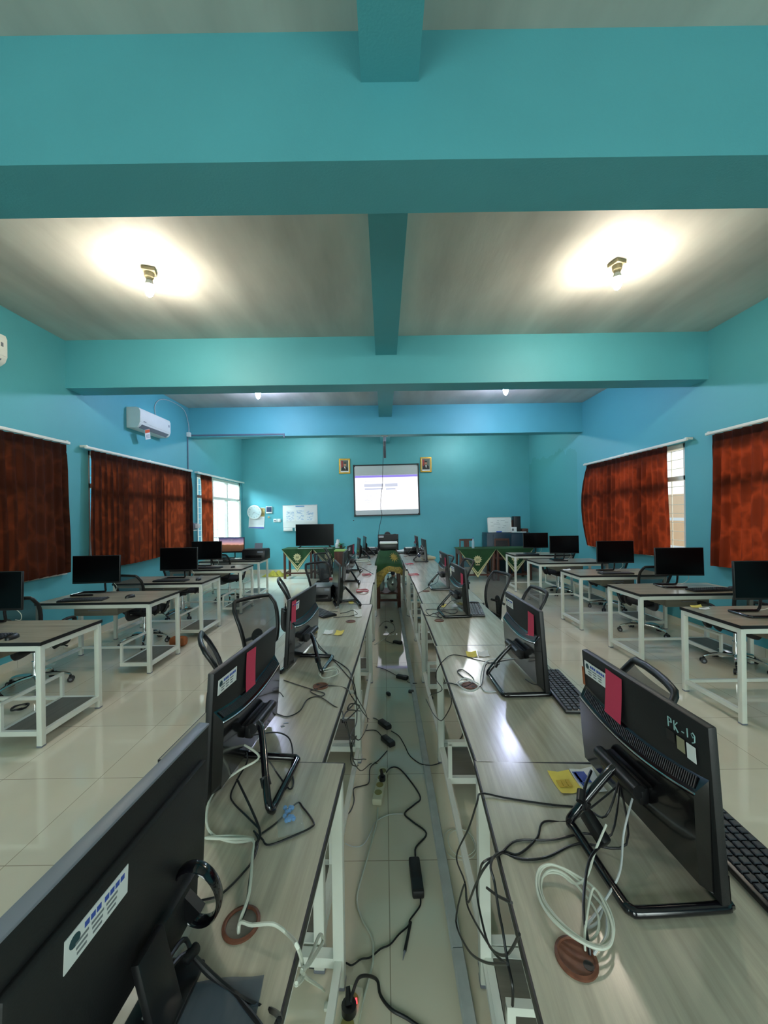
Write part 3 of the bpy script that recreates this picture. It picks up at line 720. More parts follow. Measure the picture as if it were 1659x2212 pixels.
for lb, x, y, a in (
    ('black mesh chair behind the nearest left wall desk', -3.38, 3.70, 12),
    ('black mesh chair tucked behind the second left wall desk', -3.12, 4.98, -8),
    ('black mesh chair behind the third left wall desk from the camera', -3.30, 6.27, 10),
    ('black mesh chair behind the fourth left wall desk from the camera', -3.0, 7.42, -14),
    ('black mesh chair behind the nearest right wall desk', 3.62, 3.98, -4),
    ('black mesh chair behind the second right wall desk, before the third', 3.42, 5.10, -3),
    ('black mesh chair behind the third right wall desk from the camera', 3.72, 6.42, -6),
    ('black mesh chair behind the fourth right wall desk from the camera', 3.45, 7.65, 4),
    ('edge-on black chair left of the computer with one crimson paper', -.83, 2.28, -63),
    ('black mesh chair seen flat on, on the left of the centre rows', -.95, 3.14, -128),
    ('edge-on black chair left of the third computer in the left centre row', -.92, 4.22, -76),
    ('tall dark chair left of the centre rows, nearest below the television', -.86, 5.48, -140),
    ('small far chair left of the centre rows, before the television table', -.98, 6.9, -120),
    ('smallest far chair left of the centre rows, under the television corner', -1.05, 8.3, -70),
    ('black chair peeking over the PK-19 computer', .91, 1.68, 80),
    ('small black chair back above the computer with two pink papers', 1.16, 3.47, 92),
    ('dark chair standing right of the third computer of the right centre row', 1.13, 4.38, 106),
    ('dark chair half hidden behind the right centre row, before the right green table', 1.05, 5.75, 100),
    ('black chair behind the fourth computer of the right centre row', .86, 6.3, 96)):
    k = .09 if abs(x) < 2 else 0
    office_chair(lb, x - k * math.sin(math.radians(a)), y + k * math.cos(math.radians(a)), a, arms=abs(x) > 2)
# ================================================================= ON THE BACK WALL
WB = YB
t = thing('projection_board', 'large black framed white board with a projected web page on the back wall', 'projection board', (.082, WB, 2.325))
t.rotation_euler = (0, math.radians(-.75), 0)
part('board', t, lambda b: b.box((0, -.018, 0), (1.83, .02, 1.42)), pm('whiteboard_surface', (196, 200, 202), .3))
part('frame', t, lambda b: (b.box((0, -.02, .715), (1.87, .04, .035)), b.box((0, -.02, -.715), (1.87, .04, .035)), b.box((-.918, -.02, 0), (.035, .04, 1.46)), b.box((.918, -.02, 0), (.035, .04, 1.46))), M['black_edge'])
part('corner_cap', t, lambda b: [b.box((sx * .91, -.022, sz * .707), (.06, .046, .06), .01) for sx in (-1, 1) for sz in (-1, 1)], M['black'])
pj = part('projected_page', t, lambda b: b.box((.0, -.0295, -.068), (1.78, .002, .985)), emit('page_glow_white', (246, 247, 255), 1.7))  # page glows by itself, standing in for projector light on the board
part('page_header', pj, lambda b: b.box((0, -.0312, .392), (1.78, .001, .062)), emit('page_glow_violet', (150, 136, 236), 1.0))
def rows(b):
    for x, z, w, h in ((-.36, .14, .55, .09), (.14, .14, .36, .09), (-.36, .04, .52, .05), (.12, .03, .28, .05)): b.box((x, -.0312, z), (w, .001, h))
part('page_table', pj, rows, emit('page_glow_grey', (214, 220, 238), .95))
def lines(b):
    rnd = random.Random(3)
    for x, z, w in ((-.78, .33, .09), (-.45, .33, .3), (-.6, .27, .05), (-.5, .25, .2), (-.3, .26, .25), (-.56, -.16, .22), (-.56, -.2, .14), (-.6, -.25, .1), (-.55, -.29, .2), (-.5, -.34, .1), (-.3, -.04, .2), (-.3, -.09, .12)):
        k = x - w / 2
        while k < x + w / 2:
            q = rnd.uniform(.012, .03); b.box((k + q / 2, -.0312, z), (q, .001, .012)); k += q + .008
part('page_text', pj, lines, emit('page_glow_text', (190, 194, 212), .8))
def portrait(label, x, z, lean):
    t = thing('framed_portrait', label, 'picture', (x, WB, z), 0, 'framed portraits either side of the projection board')
    part('frame', t, lambda b: (b.box((0, -.015, .195), (.32, .03, .04), .008), b.box((0, -.015, -.195), (.32, .03, .04), .008), b.box((-.14, -.015, 0), (.04, .03, .39), .008), b.box((.14, -.015, 0), (.04, .03, .39), .008)), M['gold_frame'], 'pf')
    part('mount', t, lambda b: b.box((0, -.006, 0), (.26, .008, .37)), M['paper'], 'pmt')
    def pic(b):
        b.box((0, -.011, .015), (.21, .002, .30), mat=0)
        b.box((-.07, -.0125, .05), (.055, .001, .2), mat=1)
        b.prism([(-.095, -.12), (.095, -.12), (.085, -.05), (.04, -.01), (-.04, -.01), (-.085, -.05)], 'y', -.0145, -.013, 2)
        b.prism([(-.018, -.015), (.022, -.015), (.006 + lean, -.1)], 'y', -.0155, -.0146, 3)
        b.prism([(lean + .034 * math.cos(a * PI / 8), .045 + .045 * math.sin(a * PI / 8)) for a in range(16)], 'y', -.0155, -.0146, 4)
        b.prism([(lean - .036, .07), (lean + .036, .07), (lean + .034, .105), (lean - .034, .105)], 'y', -.0165, -.0156, 2)
    part('portrait_print', t, pic, [pm('portrait_ground', (84, 98, 92), .6), pm('portrait_red', (150, 48, 48), .6), pm('portrait_suit', (26, 30, 36), .6), M['paper'], M['skin']], 'pp%s' % lean)
portrait('gold framed portrait of a suited person, left of the projection board', -1.105, 3.02, .014)
portrait('gold framed portrait of a suited person, right of the projection board', 1.215, 3.03, .0)
def clock(b):
    b.lathe([(.0, .0), (.2, .0), (.205, .01), (.2, .03), (.185, .034)][::1], 40, Matrix.Translation((0, 0, 0)) @ rotx(90))
t = thing('wall_clock', 'round white wall clock hanging over a calendar in the left back corner', 'clock', (-3.69, WB - .012, 1.745))
part('case', t, clock, M['white_plastic'])
part('dial', t, lambda b: b.cyl((0, -.0345, 0), (0, -.036, 0), .178, 40), pm('pale_dial', (206, 222, 222), .5))
def num(i):
    cu = bpy.data.curves.new('n', 'FONT'); cu.body = str(i); cu.size = .05; cu.align_x = 'CENTER'; cu.align_y = 'CENTER'; cu.extrude = .0005
    o = bpy.data.objects.new('n', cu); C.objects.link(o); dg = bpy.context.evaluated_depsgraph_get()
    me = bpy.data.meshes.new_from_object(o.evaluated_get(dg)); bpy.data.objects.remove(o); return me
def numerals(b):
    for i in range(1, 13):
        me = num(i); q = bmesh.new(); q.from_mesh(me); bpy.data.meshes.remove(me)
        a = PI / 2 - i * PI / 6
        bmesh.ops.transform(q, matrix=Matrix.Translation((.145 * math.cos(a), -.037, .145 * math.sin(a))) @ rotx(90), verts=q.verts[:]); b.merge(q)
part('numerals', t, numerals, M['ink_grey'], smooth=False)
part('hand', t, lambda b: b.bar((.01, -.039, .01), (-.06, -.039, -.07), .008, .002), M['ink_teal'])
part('hand', t, lambda b: b.bar((-.015, -.041, .004), (.11, -.041, -.06), .005, .002), M['ink_teal'])
t = thing('wall_calendar', 'paper calendar hanging behind the white wall clock', 'calendar', (-3.63, WB, 1.58)); t.rotation_euler = (0, math.radians(4), 0)
part('sheet', t, lambda b: b.box((0, -.005, 0), (.44, .004, .60)), M['paper'])
part('picture_strip', t, lambda b: b.box((.0, -.0085, .17), (.43, .002, .24)), pm('calendar_picture', (168, 150, 92), .7, var=.5, scale=12))
part('blue_footer', t, lambda b: b.prism([(-.215, -.295), (.215, -.295), (.215, -.25), (-.215, -.275)], 'y', -.009, -.0075), M['ink_blue'])
part('date_grid', t, lambda b: [b.box((-.18 + c * .028 + (.03 if c > 6 else 0), -.008, .0 - r * .03), (.012, .001, .010)) for c in range(13) for r in range(7)], M['ink_grey'])
t = thing('wall_thermostat', 'small dark square display in a pale frame right of the clock', 'wall display', (-3.276, WB, 1.805))
part('frame', t, lambda b: b.box((0, -.01, 0), (.18, .02, .2), .006), M['white_plastic']); part('face', t, lambda b: b.box((0, -.021, .012), (.15, .003, .14)), pm('dark_display', (52, 66, 92), .3))
single('wall_hook', 'small pale hook on the back wall under the dark square display', 'hook', lambda b: (b.cyl((0, 0, 0), (0, -.01, 0), .03, 16), b.tube([(0, -.01, 0), (.0, -.035, -.01), (.012, -.04, .02), (.02, -.03, .03)], .006, 8)), M['lamp_base'], loc=(-3.29, WB, 1.60))
for i, (x, lb) in enumerate(((-3.11, 'pale wall socket nearer the clock, left one of the pair'), (-3.0, 'pale wall switch right beside the socket'))):
    t = thing('wall_socket' if i == 0 else 'wall_switch', lb, 'socket' if i == 0 else 'switch', (x, WB, 1.5), 0)
    part('plate', t, lambda b: b.box((0, -.008, 0), (.095, .016, .095), .006), M['white_plastic'])
    part('insert', t, (lambda b: b.cyl((0, -.0165, 0), (0, -.018, 0), .022, 18)) if i == 0 else (lambda b: b.box((0, -.018, 0), (.04, .006, .06), .002)), M['grey_plastic'] if i == 0 else M['paper'])
t = thing('whiteboard', 'white board with three pinned sheets on the back wall, above the television', 'whiteboard', (-2.39, WB, 1.57)); t.rotation_euler = (0, math.radians(-.5), 0)
part('board', t, lambda b: b.box((0, -.014, .04), (.99, .02, .64), .012), M['white_plastic'])
part('frame', t, lambda b: b.tube([(sx * .49, -.016, .04 + sz * .315) for sx, sz in ((-1, -1), (1, -1), (1, 1), (-1, 1))], .012, 6, True), M['silver'])
part('heading', t, lambda b: b.box((.0, -.0255, .325), (.25, .002, .03)), pm('blue_heading', (120, 160, 200), .6))
def pins(b):
    rnd = random.Random(5)
    for cx, cz in ((-.28, .05), (-.0, .07), (.28, .06)):
        b.box((cx, -.0255, cz), (.24, .002, .32), mat=0)
        for _ in range(26):
            b.box((cx + rnd.uniform(-.09, .09), -.0268, cz + rnd.uniform(-.13, .13)), (rnd.uniform(.02, .07), .001, .012), mat=1)
part('pinned_sheet', t, pins, [M['paper'], pm('pale_blue_print', (150, 180, 206), .7)])
part('ledge', t, lambda b: (b.box((-.35, -.03, -.33), (.26, .05, .09), .01), b.box((.1, -.03, -.33), (.5, .05, .09), .01)), M['white_plastic'])
for x, lb in ((-3.02, 'small dark mark plate on the back wall, low left'),): pass
single('wall_hook', 'tiny dark hook low on the back wall, left of the projection board', 'hook', lambda b: (b.cyl((0, 0, 0), (0, -.008, 0), .016, 12), b.tube([(0, -.008, 0), (0, -.03, -.006), (0, -.034, .014)], .004, 6)), M['black'], loc=(-.87, WB, 1.47))
# pole hanging from the far beam, with its cable
t = thing('projector_pole', 'short black pole hanging from the far ceiling beam', 'pole', (.035, 8.12, BZ))
part('flange', t, lambda b: b.lathe([(.05, -.02), (.075, -.012), (.075, 0)], 20), M['silver']); part('tube', t, lambda b: b.cyl((0, 0, -.015), (0, 0, -.47), .024, 16), M['black']); part('sleeve', t, lambda b: b.cyl((0, 0, -.015), (0, 0, -.12), .03, 16), M['grey_plastic'])

# ================================================================= LEFT WALL: AIR CONDITIONERS, CONDUIT
def aircon(label, y0, y1, z, tagged):
    t = thing('air_conditioner', label, 'air conditioner', (XL, y0, z), 0, 'air conditioners on the left wall')
    W = y1 - y0; pr = [(0, 0), (.14, 0), (.19, .035), (.212, .09), (.212, .27), (.195, .31), (.16, .325), (0, .325)]
    part('body', t, lambda b: b.prism(pr, 'y', 0, W), M['white_plastic'], 'acb%.2f' % W)
    part('front_panel', t, lambda b: b.box((.213, W / 2, .18), (.008, W - .02, .18), .003), M['white_plastic'], 'acf%.2f' % W)
    part('louver', t, lambda b: b.box((.182, W / 2, .03), (.075, W - .12, .006), M=roty(-42)), M['grey_plastic'], 'acl%.2f' % W)
    part('badge', t, lambda b: b.box((.2185, .12, .11), (.002, .07, .012)), M['ink_grey'], 'acbd'); part('display', t, lambda b: b.box((.2185, W - .06, .2), (.002, .025, .04)), M['grey_plastic'], 'acd%.2f' % W)
    if tagged:
        g = part('energy_tag', t, lambda b: b.box((.0, .0, -.08), (.004, .13, .16)), M['paper'], None, (.2, .2, .01), (18, 6, 0), label='paper tag with an orange top')
        part('tag_top', g, lambda b: b.box((.003, .0, -.03), (.002, .12, .05)), pm('orange_print', (214, 90, 50), .7)); part('tag_text', g, lambda b: [b.box((.003, -.03 + i * .03, -.09 - j * .02), (.002, .02, .01)) for i in range(3) for j in range(3)], M['ink_grey'])
aircon('white wall air conditioner with a paper tag, above the middle left curtain', 6.06, 6.93, 3.055, True)
aircon('white wall air conditioner cut by the left frame edge, above the nearest left curtain', 3.0, 3.93, 3.19, False)
t = thing('cable_conduit', 'thin grey conduit running down the left wall and along the far beam', 'conduit', (0, 0, 0))
part('pipe', t, lambda b: b.tube([(XL + .012, 7.93, 2.6), (XL + .012, 7.93, 3.32)], .012, 8), M['conduit'])
part('pipe', t, lambda b: b.box((-3.02, 7.99, 3.325), (1.95, .02, .03)), M['conduit'])
part('pipe', t, lambda b: b.box((-2.055, 7.99, 3.285), (.025, .02, .07)), M['conduit'])
part('junction_box', t, lambda b: b.box((XL + .035, 7.93, 3.33), (.07, .07, .09), .008), M['white_plastic'])
single('aircon_cable', 'pale cable looping from the air conditioner over to the junction box', 'cable', lambda b: b.tube([(XL + .01, 6.85, 3.38), (XL + .01, 6.8, 3.6), (XL + .012, 7.0, 3.78), (XL + .012, 7.4, 3.84), (XL + .012, 7.8, 3.8), (XL + .012, 7.95, 3.6), (XL + .03, 7.95, 3.45), (XL + .03, 7.94, 3.37)], .007, 6, smooth=5), M['silver'])
t = thing('wall_box', 'grey box on the left wall between the middle and far left curtains', 'wall box', (XL, 7.99, 1.44))
part('housing', t, lambda b: b.box((.06, 0, 0), (.12, .18, .13), .01), M['grey_plastic']); part('lens_cap', t, lambda b: b.box((.16, .0, .0), (.06, .1, .09), .01), M['silver']); part('shelf_bracket', t, lambda b: b.box((.07, 0, -.085), (.14, .16, .02)), M['white_plastic'])
part('lead', t, lambda b: b.tube([(.04, 0, -.09), (.03, .0, -.2), (.02, .01, -.45), (.02, .0, -.62)], .012, 8, smooth=4), M['black'])

# ================================================================= GREEN CLOTH TABLES
def wood_table(label, cx, cy, w, d, h, group=None, leg=.055):
    t = thing('wooden_table', label, 'table', (cx, cy, 0), 0, group)
    part('tabletop', t, lambda b: b.box((0, 0, h - .015), (w, d, .03), .004), M['dark_wood'])
    for sx in (-1, 1):
        for sy in (-1, 1): part('leg', t, lambda b: b.box((sx * (w / 2 - leg / 2 - .01), sy * (d / 2 - leg / 2 - .01), (h - .03) / 2), (leg, leg, h - .03), .004), M['dark_wood'])
    part('apron', t, lambda b: (b.box((0, -d / 2 + .03, h - .09), (w - .1, .02, .1)), b.box((0, d / 2 - .03, h - .09), (w - .1, .02, .1)), b.box((-w / 2 + .03, 0, h - .09), (.02, d - .1, .1)), b.box((w / 2 - .03, 0, h - .09), (.02, d - .1, .1))), M['dark_wood'])
    part('stretcher', t, lambda b: (b.box((0, -d / 2 + .04, .14), (w - .1, .025, .04)), b.box((-w / 2 + .04, 0, .14), (.025, d - .1, .04)), b.box((w / 2 - .04, 0, .14), (.025, d - .1, .04))), M['dark_wood'])
    return t
def sun_emblem(b, cx, y, cz, r, mat=0):
    b.prism([(cx + r * (1 if i % 2 == 0 else .68) * math.cos(i * PI / 12), cz + r * (1 if i % 2 == 0 else .68) * math.sin(i * PI / 12)) for i in range(24)], 'y', y, y + .003, mat)
def cloth_v(label, x0, x1, yf, yb, h, depth, emb):
    """green tablecloth whose front hangs in a point, with a cream border and a sun emblem"""
    t = thing('green_tablecloth', label, 'tablecloth', (0, 0, 0), 0, 'green tablecloths with a sun emblem')
    xm = (x0 + x1) / 2; W = x1 - x0
    def f(b):
        b.box((xm, (yf + yb) / 2, h + .004), (W + .02, yb - yf + .02, .008), .003)
        b.grid(lambda u, v: (x0 + u * W, yf - .012 - .012 * v * math.sin(u * 17), h + .006 - v * (.02 + depth * (1 - abs(2 * u - 1)))), 30, 10)
        b.grid(lambda u, v: (x0 + u * W, yf - .008 - .012 * v * math.sin(u * 17), h + .006 - v * (.02 + depth * (1 - abs(2 * u - 1)))), 30, 10)
    part('cloth', t, f, M['green'], ang=60)
    def bd(b):
        for s in (-1, 1):
            for off, th in ((.012, .05), (.082, .028)):
                P = []
                for k, dd in ((0, off), (1, off), (1, off + th), (0, off + th)):
                    e = k * (1 - 1e-3)
                    P.append((xm + s * (W / 2) * (1 - k), h - .012 - depth * k + dd * (1.25 if k else 1.0) - (.0 if k else .0)))
                b.prism([(px, min(pz, h)) for px, pz in P], 'y', yf - .03, yf - .026)
    part('border', t, bd, M['cream'])
    def em(b):
        sun_emblem(b, xm, yf - .032, h - depth * .36, .108)
        b.box((xm, yf - .0305, h - depth * .36 - .125), (.1, .003, .018))
    e = part('emblem', t, em, M['cream'], label='cream sun emblem with pointed rays')
    part('emblem_marks', e, lambda b: [b.tube([(xm - .035 + i * .022, yf - .033, h - depth * .36 - .03), (xm - .03 + i * .022, yf - .033, h - depth * .36 + .02 + .012 * (i % 2))], .004, 5) for i in range(4)], M['green'])
    return t
GT = 'wooden tables under the green cloths'
wood_table('dark wooden table under the television', -2.24, 10.2, .76, .6, .76, GT); wood_table('dark wooden table right of the television table, under a green cloth', -1.46, 10.2, .76, .6, .76, GT)
cloth_v('green tablecloth with a cream V border and sun emblem, under the television', -2.64, -1.85, 9.9, 10.5, .762, .56, 1)
cloth_v('green tablecloth right of the television, beside the tissue box', -1.84, -1.06, 9.9, 10.5, .762, .5, 1)
wood_table('brown wooden table under the green cloth with the water bottle', 2.23, 9.52, .86, .6, .76, GT); wood_table('brown wooden table at the back right, behind the farthest white desk', 3.12, 9.52, .86, .6, .76, GT)
cloth_v('green tablecloth with a cream V border and sun emblem, under the water bottle', 1.78, 2.67, 9.22, 9.82, .762, .68, 1)
cloth_v('green tablecloth at the back right, behind the farthest white desk', 2.68, 3.57, 9.22, 9.82, .762, .6, 1)
# television
t = thing('television', 'large flat black television standing on the left green table', 'television', (-1.83, 10.12, .77))
part('panel', t, lambda b: b.box((0, 0, .345), (1.0, .05, .57), .006), M['black']); part('screen', t, lambda b: b.box((0, -.0265, .35), (.97, .002, .535)), M['screen'])
for s in (-1, 1): part('foot', t, lambda b: (b.bar((s * .36, 0, .07), (s * .42, -.1, .012), .025, .012), b.bar((s * .36, 0, .07), (s * .42, .1, .012), .025, .012)), M['black'])
single('remote_tray', 'pale strip lying under the television on the left green table', 'tray', lambda b: b.box((0, 0, .006), (.9, .05, .012), .003), M['silver'], loc=(-1.8, 9.97, .77))
t = thing('tissue_box', 'white box with tissue right of the television', 'box', (-1.22, 10.1, .77)); part('box', t, lambda b: b.box((0, 0, .06), (.13, .12, .12), .006), M['paper']); part('tissue', t, lambda b: b.grid(lambda u, v: (.05 * math.cos(u * 6.283) * (1 - .2 * v) , .03 * math.sin(u * 6.283), .12 + .09 * v + .02 * math.sin(u * 19) * v), 20, 5, closed_u=True), M['paper'])
t = thing('potted_plant', 'small green plant beside the white tissue box', 'plant', (-1.13, 9.98, .77)); part('pot', t, lambda b: b.lathe([(.03, 0), (.045, .07), (.04, .07)], 18), M['dark_wood'])
def leaves(b):
    rnd = random.Random(2)
    for i in range(16):
        a = rnd.uniform(0, 6.28); L2 = rnd.uniform(.06, .13); hz = rnd.uniform(.05, .16)
        p = Vector((math.cos(a), math.sin(a), 0)); q = Vector((-math.sin(a), math.cos(a), 0))
        b.grid(lambda u, v: Vector((0, 0, .07)) + p * L2 * v + q * (u - .5) * .05 * math.sin(v * PI) + Vector((0, 0, hz * v - .1 * v * v + .01 * (u - .5) ** 2)), 2, 6)
part('foliage', t, leaves, pm('leaf_green', (52, 110, 44), .6, var=.3, scale=20))
t = thing('wooden_box', 'small brown box with a pale green lid behind the left centre row', 'box', (-1.02, 9.3, 0)); part('carcass', t, lambda b: b.box((0, 0, .38), (.36, .3, .76), .006), M['dark_wood']); part('lid', t, lambda b: b.box((0, 0, .775), (.37, .31, .03), .004), pm('pale_green_lid', (150, 178, 96), .6))
# right back corner: cabinet, board, speaker, chairs, bottle
t = thing('cabinet', 'dark teal low cabinet in the right back corner', 'cabinet', (3.33, 10.55, 0)); part('body', t, lambda b: b.box((0, 0, .545), (1.16, .5, 1.09), .004), M['cabinet'])
for s in (-1, 1):
    d = part('door', t, lambda b: b.box((s * .245 + .07, -.258, .545), (.48, .016, 1.02), .003), M['cabinet'], label='cabinet door'); part('handle', d, lambda b: b.box((s * .05 + .07, -.272, .56), (.012, .014, .1)), M['grey_plastic'])
t = thing('small_whiteboard', 'small rounded whiteboard leaning on top of the dark cabinet', 'whiteboard', (3.13, 10.42, 1.095)); t.rotation_euler = (math.radians(-6), 0, 0)
part('board', t, lambda b: b.box((0, 0, .21), (.64, .018, .41), .03), M['white_plastic'])
part('writing', t, lambda b: [b.box((random.Random(i * 7 + j).uniform(-.22, -.1) + i * .15, -.0098, .33 - j * .05), (random.Random(i + j * 3).uniform(.05, .12), .0012, .008)) for i in range(3) for j in range(5) if (i + j) % 4], M['ink_grey'])
part('marker_holder', t, lambda b: b.box((-.02, -.016, .02), (.15, .02, .035), .008), M['ink_blue'], label='blue marker holder')
t = thing('speaker', 'tall black speaker on the dark cabinet beside the small whiteboard', 'speaker', (3.62, 10.55, 1.09)); part('case', t, lambda b: b.box((0, 0, .22), (.19, .2, .44), .008), M['black']); part('grille', t, lambda b: b.box((0, -.102, .22), (.165, .006, .41), .002), M['black_matte']); part('side_box', t, lambda b: b.box((-.15, .02, .17), (.09, .16, .34), .006), M['dark_wood'])
single('paper_stack', 'white papers lying on the dark cabinet before the speaker', 'paper', lambda b: [b.box((.003 * i, 0, .004 + i * .006), (.36, .24, .005), M=rotz(i * 3)) for i in range(4)], M['paper'], loc=(3.62, 10.42, 1.09))
t = thing('paper_box', 'small white printed box standing by the speaker on the cabinet', 'box', (3.5, 10.38, 1.118)); part('box', t, lambda b: b.box((0, 0, .06), (.15, .03, .12), .003), M['paper']); part('print', t, lambda b: b.box((-.03, -.0158, .05), (.06, .001, .06)), M['ink_grey'])
single('brown_stool_top', 'low brown wooden box at the right end of the dark cabinet', 'box', lambda b: b.box((0, 0, .05), (.16, .2, .1), .006), M['dark_wood'], loc=(3.82, 10.5, 1.09))
def wood_chair(label, x, y, rz, solid):
    t = thing('wooden_chair', label, 'chair', (x, y, 0), rz, 'wooden chairs behind the right green tables')
    part('seat', t, lambda b: b.box((0, 0, .44), (.42, .42, .03), .006), M['dark_wood'])
    for sx in (-1, 1):
        part('leg', t, lambda b: b.box((sx * .19, .19, .215), (.04, .04, .43)), M['dark_wood']); part('leg', t, lambda b: b.box((sx * .19, -.19, .215), (.04, .04, .43)), M['dark_wood'])
        part('back_post', t, lambda b: b.bar((sx * .19, -.19, .43), (sx * .17, -.26, .93), .035, .03), M['dark_wood'])
    part('top_rail', t, lambda b: b.bar((-.19, -.258, .92), (.19, -.258, .92), .025, .05), M['dark_wood'])
    part('splat', t, lambda b: b.box((0, -.235, .70), (.36 if solid else .14, .015, .44), M=rotx(8)), pm('black_leatherette', (26, 20, 20), .5) if solid else M['dark_wood'])
wood_chair('wooden chair with an open back behind the water bottle', 2.2, 10.05, 180, False); wood_chair('wooden chair with a solid dark back before the dark cabinet', 3.1, 9.98, 174, True)
t = thing('water_bottle', 'clear plastic water bottle on the right green table', 'bottle', (2.18, 9.45, .77)); part('bottle', t, lambda b: b.lathe([(.03, 0), (.034, .01), (.033, .07), (.03, .08), (.033, .09), (.033, .16), (.014, .215), (.013, .235)], 20), M['bottle']); part('cap', t, lambda b: b.cyl((0, 0, .235), (0, 0, .255), .015, 16), M['ink_blue'])
# central table with projector
t = wood_table('narrow dark wooden table in the aisle carrying the projector', .065, 6.92, .43, .6, .77)
part('shelf', t, lambda b: b.box((0, 0, .25), (.36, .5, .02)), M['dark_wood'])
single('cardboard_box', 'brown box hidden under the green cloth, below the projector', 'box', lambda b: b.box((0, 0, .1), (.33, .3, .19), .004), M['dark_wood'], loc=(.065, 7.06, .772))
t = thing('green_cloth', 'green cloth with gold fringe and sun emblem thrown over the projector table', 'cloth', (.065, 0, 0))
def cl(u, v):   # v: 0 back .. 1 hanging front hem
    L2 = .04 + .30 * (1 - u) ** 2.2 + .05 * math.sin(u * 9)
    if v < .25: y, z, w = 7.22 - (v / .25) * .31, .974, .18
    elif v < .6:
        k = (v - .25) / .35; y, z, w = 6.91 - k * .31, .974 - k * .19 + .015 * math.sin(k * PI), .18 + k * .055
    else:
        k = (v - .6) / .4; y, z, w = 6.60 - .03 * k - .012 * math.sin(u * 15) * k, .784 - k * (L2 + .08), .235 - .01 * k
    s = 2 * u - 1
    dz = 0 if abs(s) < .8 else -(abs(s) - .8) * .35
    return (s * w * 1.05, y + .01 * math.sin(u * 8 + v * 6), z + dz + .006 * math.sin(u * 11 + 5 * v))
part('cloth', t, lambda b: b.grid(cl, 26, 36), M['green'], ang=80)
part('fringe', t, lambda b: b.grid(lambda u, v: Vector(cl(u, .74 + .265 * v)) + Vector((0, -.008, 0)), 26, 10), M['gold'], ang=80)
def cem(b):
    for i in range(12):
        a = i * PI / 6; cu, cv = .72, .46
        pts = [cl(cu + rr * .19 * math.cos(a + da), cv + rr * .13 * math.sin(a + da)) for rr, da in ((.5, -.26), (1, 0), (.5, .26))]
        c0 = Vector(cl(cu, cv)); off = Vector((0, -.006, .008))
        b.bm.faces.new([b.bm.verts.new(Vector(p) + off) for p in pts] + [b.bm.verts.new(c0 + off)])
part('emblem', t, cem, M['gold'], label='gold sun emblem')
part('side_flap', t, lambda b: b.grid(lambda u, v: (-.235 - .012 * math.sin(u * 9) * v, 6.6 + u * .3, .785 - v * (.3 + .06 * math.sin(u * 6)) + (.0)), 10, 8), M['green'], ang=80)
t = thing('projector', 'black projector with a white top on the green cloth in the aisle', 'projector', (.075, 7.07, .983), 180)
part('case', t, lambda b: b.box((0, 0, .055), (.32, .24, .10), .012), M['black']); part('top_cover', t, lambda b: b.box((0, 0, .122), (.325, .245, .035), .012), M['white_plastic']); part('lens', t, lambda b: b.lathe([(.0, 0), (.035, 0), (.038, .03), (.03, .03)], 20, Matrix.Translation((.07, -.12, .06)) @ rotx(90)), M['gloss_black'])
t = thing('silver_pack', 'crumpled silver pack on the shelf of the projector table', 'bag', (.13, 6.8, .262)); part('film', t, lambda b: b.grid(lambda u, v: (.085 * math.cos(u * 6.283) * (math.sin(v * PI) ** .4) * (1 + .12 * math.sin(u * 31 + v * 9)), .08 * math.sin(u * 6.283) * (math.sin(v * PI) ** .4), .26 * (1 - v) + .01 * math.sin(u * 25)), 30, 14, closed_u=True), pm('silver_film', (176, 190, 184), .22, metal=.5), ang=25); part('tie', t, lambda b: b.cyl((0, -.08, .14), (0, -.095, .14), .02, 14), M['black'])
t = thing('silver_pack', 'narrow silver pack at the left on the shelf of the projector table', 'bag', (-.06, 6.8, .262)); part('film', t, lambda b: b.grid(lambda u, v: (.045 * math.cos(u * 6.283) * (math.sin(v * PI) ** .4) * (1 + .15 * math.sin(u * 31 + v * 9)), .05 * math.sin(u * 6.283) * (math.sin(v * PI) ** .4), .25 * (1 - v)), 24, 12, closed_u=True), pm('silver_film', (160, 176, 170), .25, metal=.5), ang=25); part('tie', t, lambda b: b.cyl((0, -.05, .2), (0, -.06, .2), .014, 14), M['black'])
# boxes and printers
def printer(label, x, y, rz, w, d, h, tray=False, z=TOPZ, group=None):
    t = thing('printer', label, 'printer', (x, y, z), rz, group)
    part('body', t, lambda b: b.box((0, 0, h / 2), (w, d, h), .012), M['black']); part('output_slot', t, lambda b: b.box((0, -d / 2 - .001, h * .35), (w * .7, .004, h * .25)), M['gloss_black']); part('control_panel', t, lambda b: b.box((w * .3, -d / 2 - .002, h * .8), (w * .25, .005, h * .18), .002), M['grey_plastic'])
    if tray:
        part('paper_tray', t, lambda b: b.box((.03, .06, h + .06), (.16, .012, .13), M=rotx(-18)), M['grey_plastic']); part('scanner_lid', t, lambda b: b.box((0, 0, h + .008), (w * .96, d * .94, .014), .005), M['black_matte'])
printer('dark printer with a raised tray on the farthest left wall desk', -2.62, 7.85, 0, .46, .36, .2, True)
printer('black printer box at the end of the left centre row, before the aisle computer', -.36, 8.72, 0, .42, .3, .13, z=TOPZ); printer('black printer box at the end of the right centre row under a white sheet', .62, 8.55, 8, .34, .28, .13)
single('paper_stack', 'white sheet lying on the black printer box of the right centre row', 'paper', lambda b: b.box((0, 0, .003), (.3, .21, .006)), M['paper'], loc=(.62, 8.55, .881)); single('paper_stack', 'pale sheet lying on the black printer box of the left centre row', 'paper', lambda b: b.box((0, 0, .003), (.22, .2, .006)), M['paper'], loc=(-.33, 8.72, .881))
printer('black box with a yellow sticker beside the turned computer in the left centre row', -.65, 4.02, 0, .21, .28, .15)
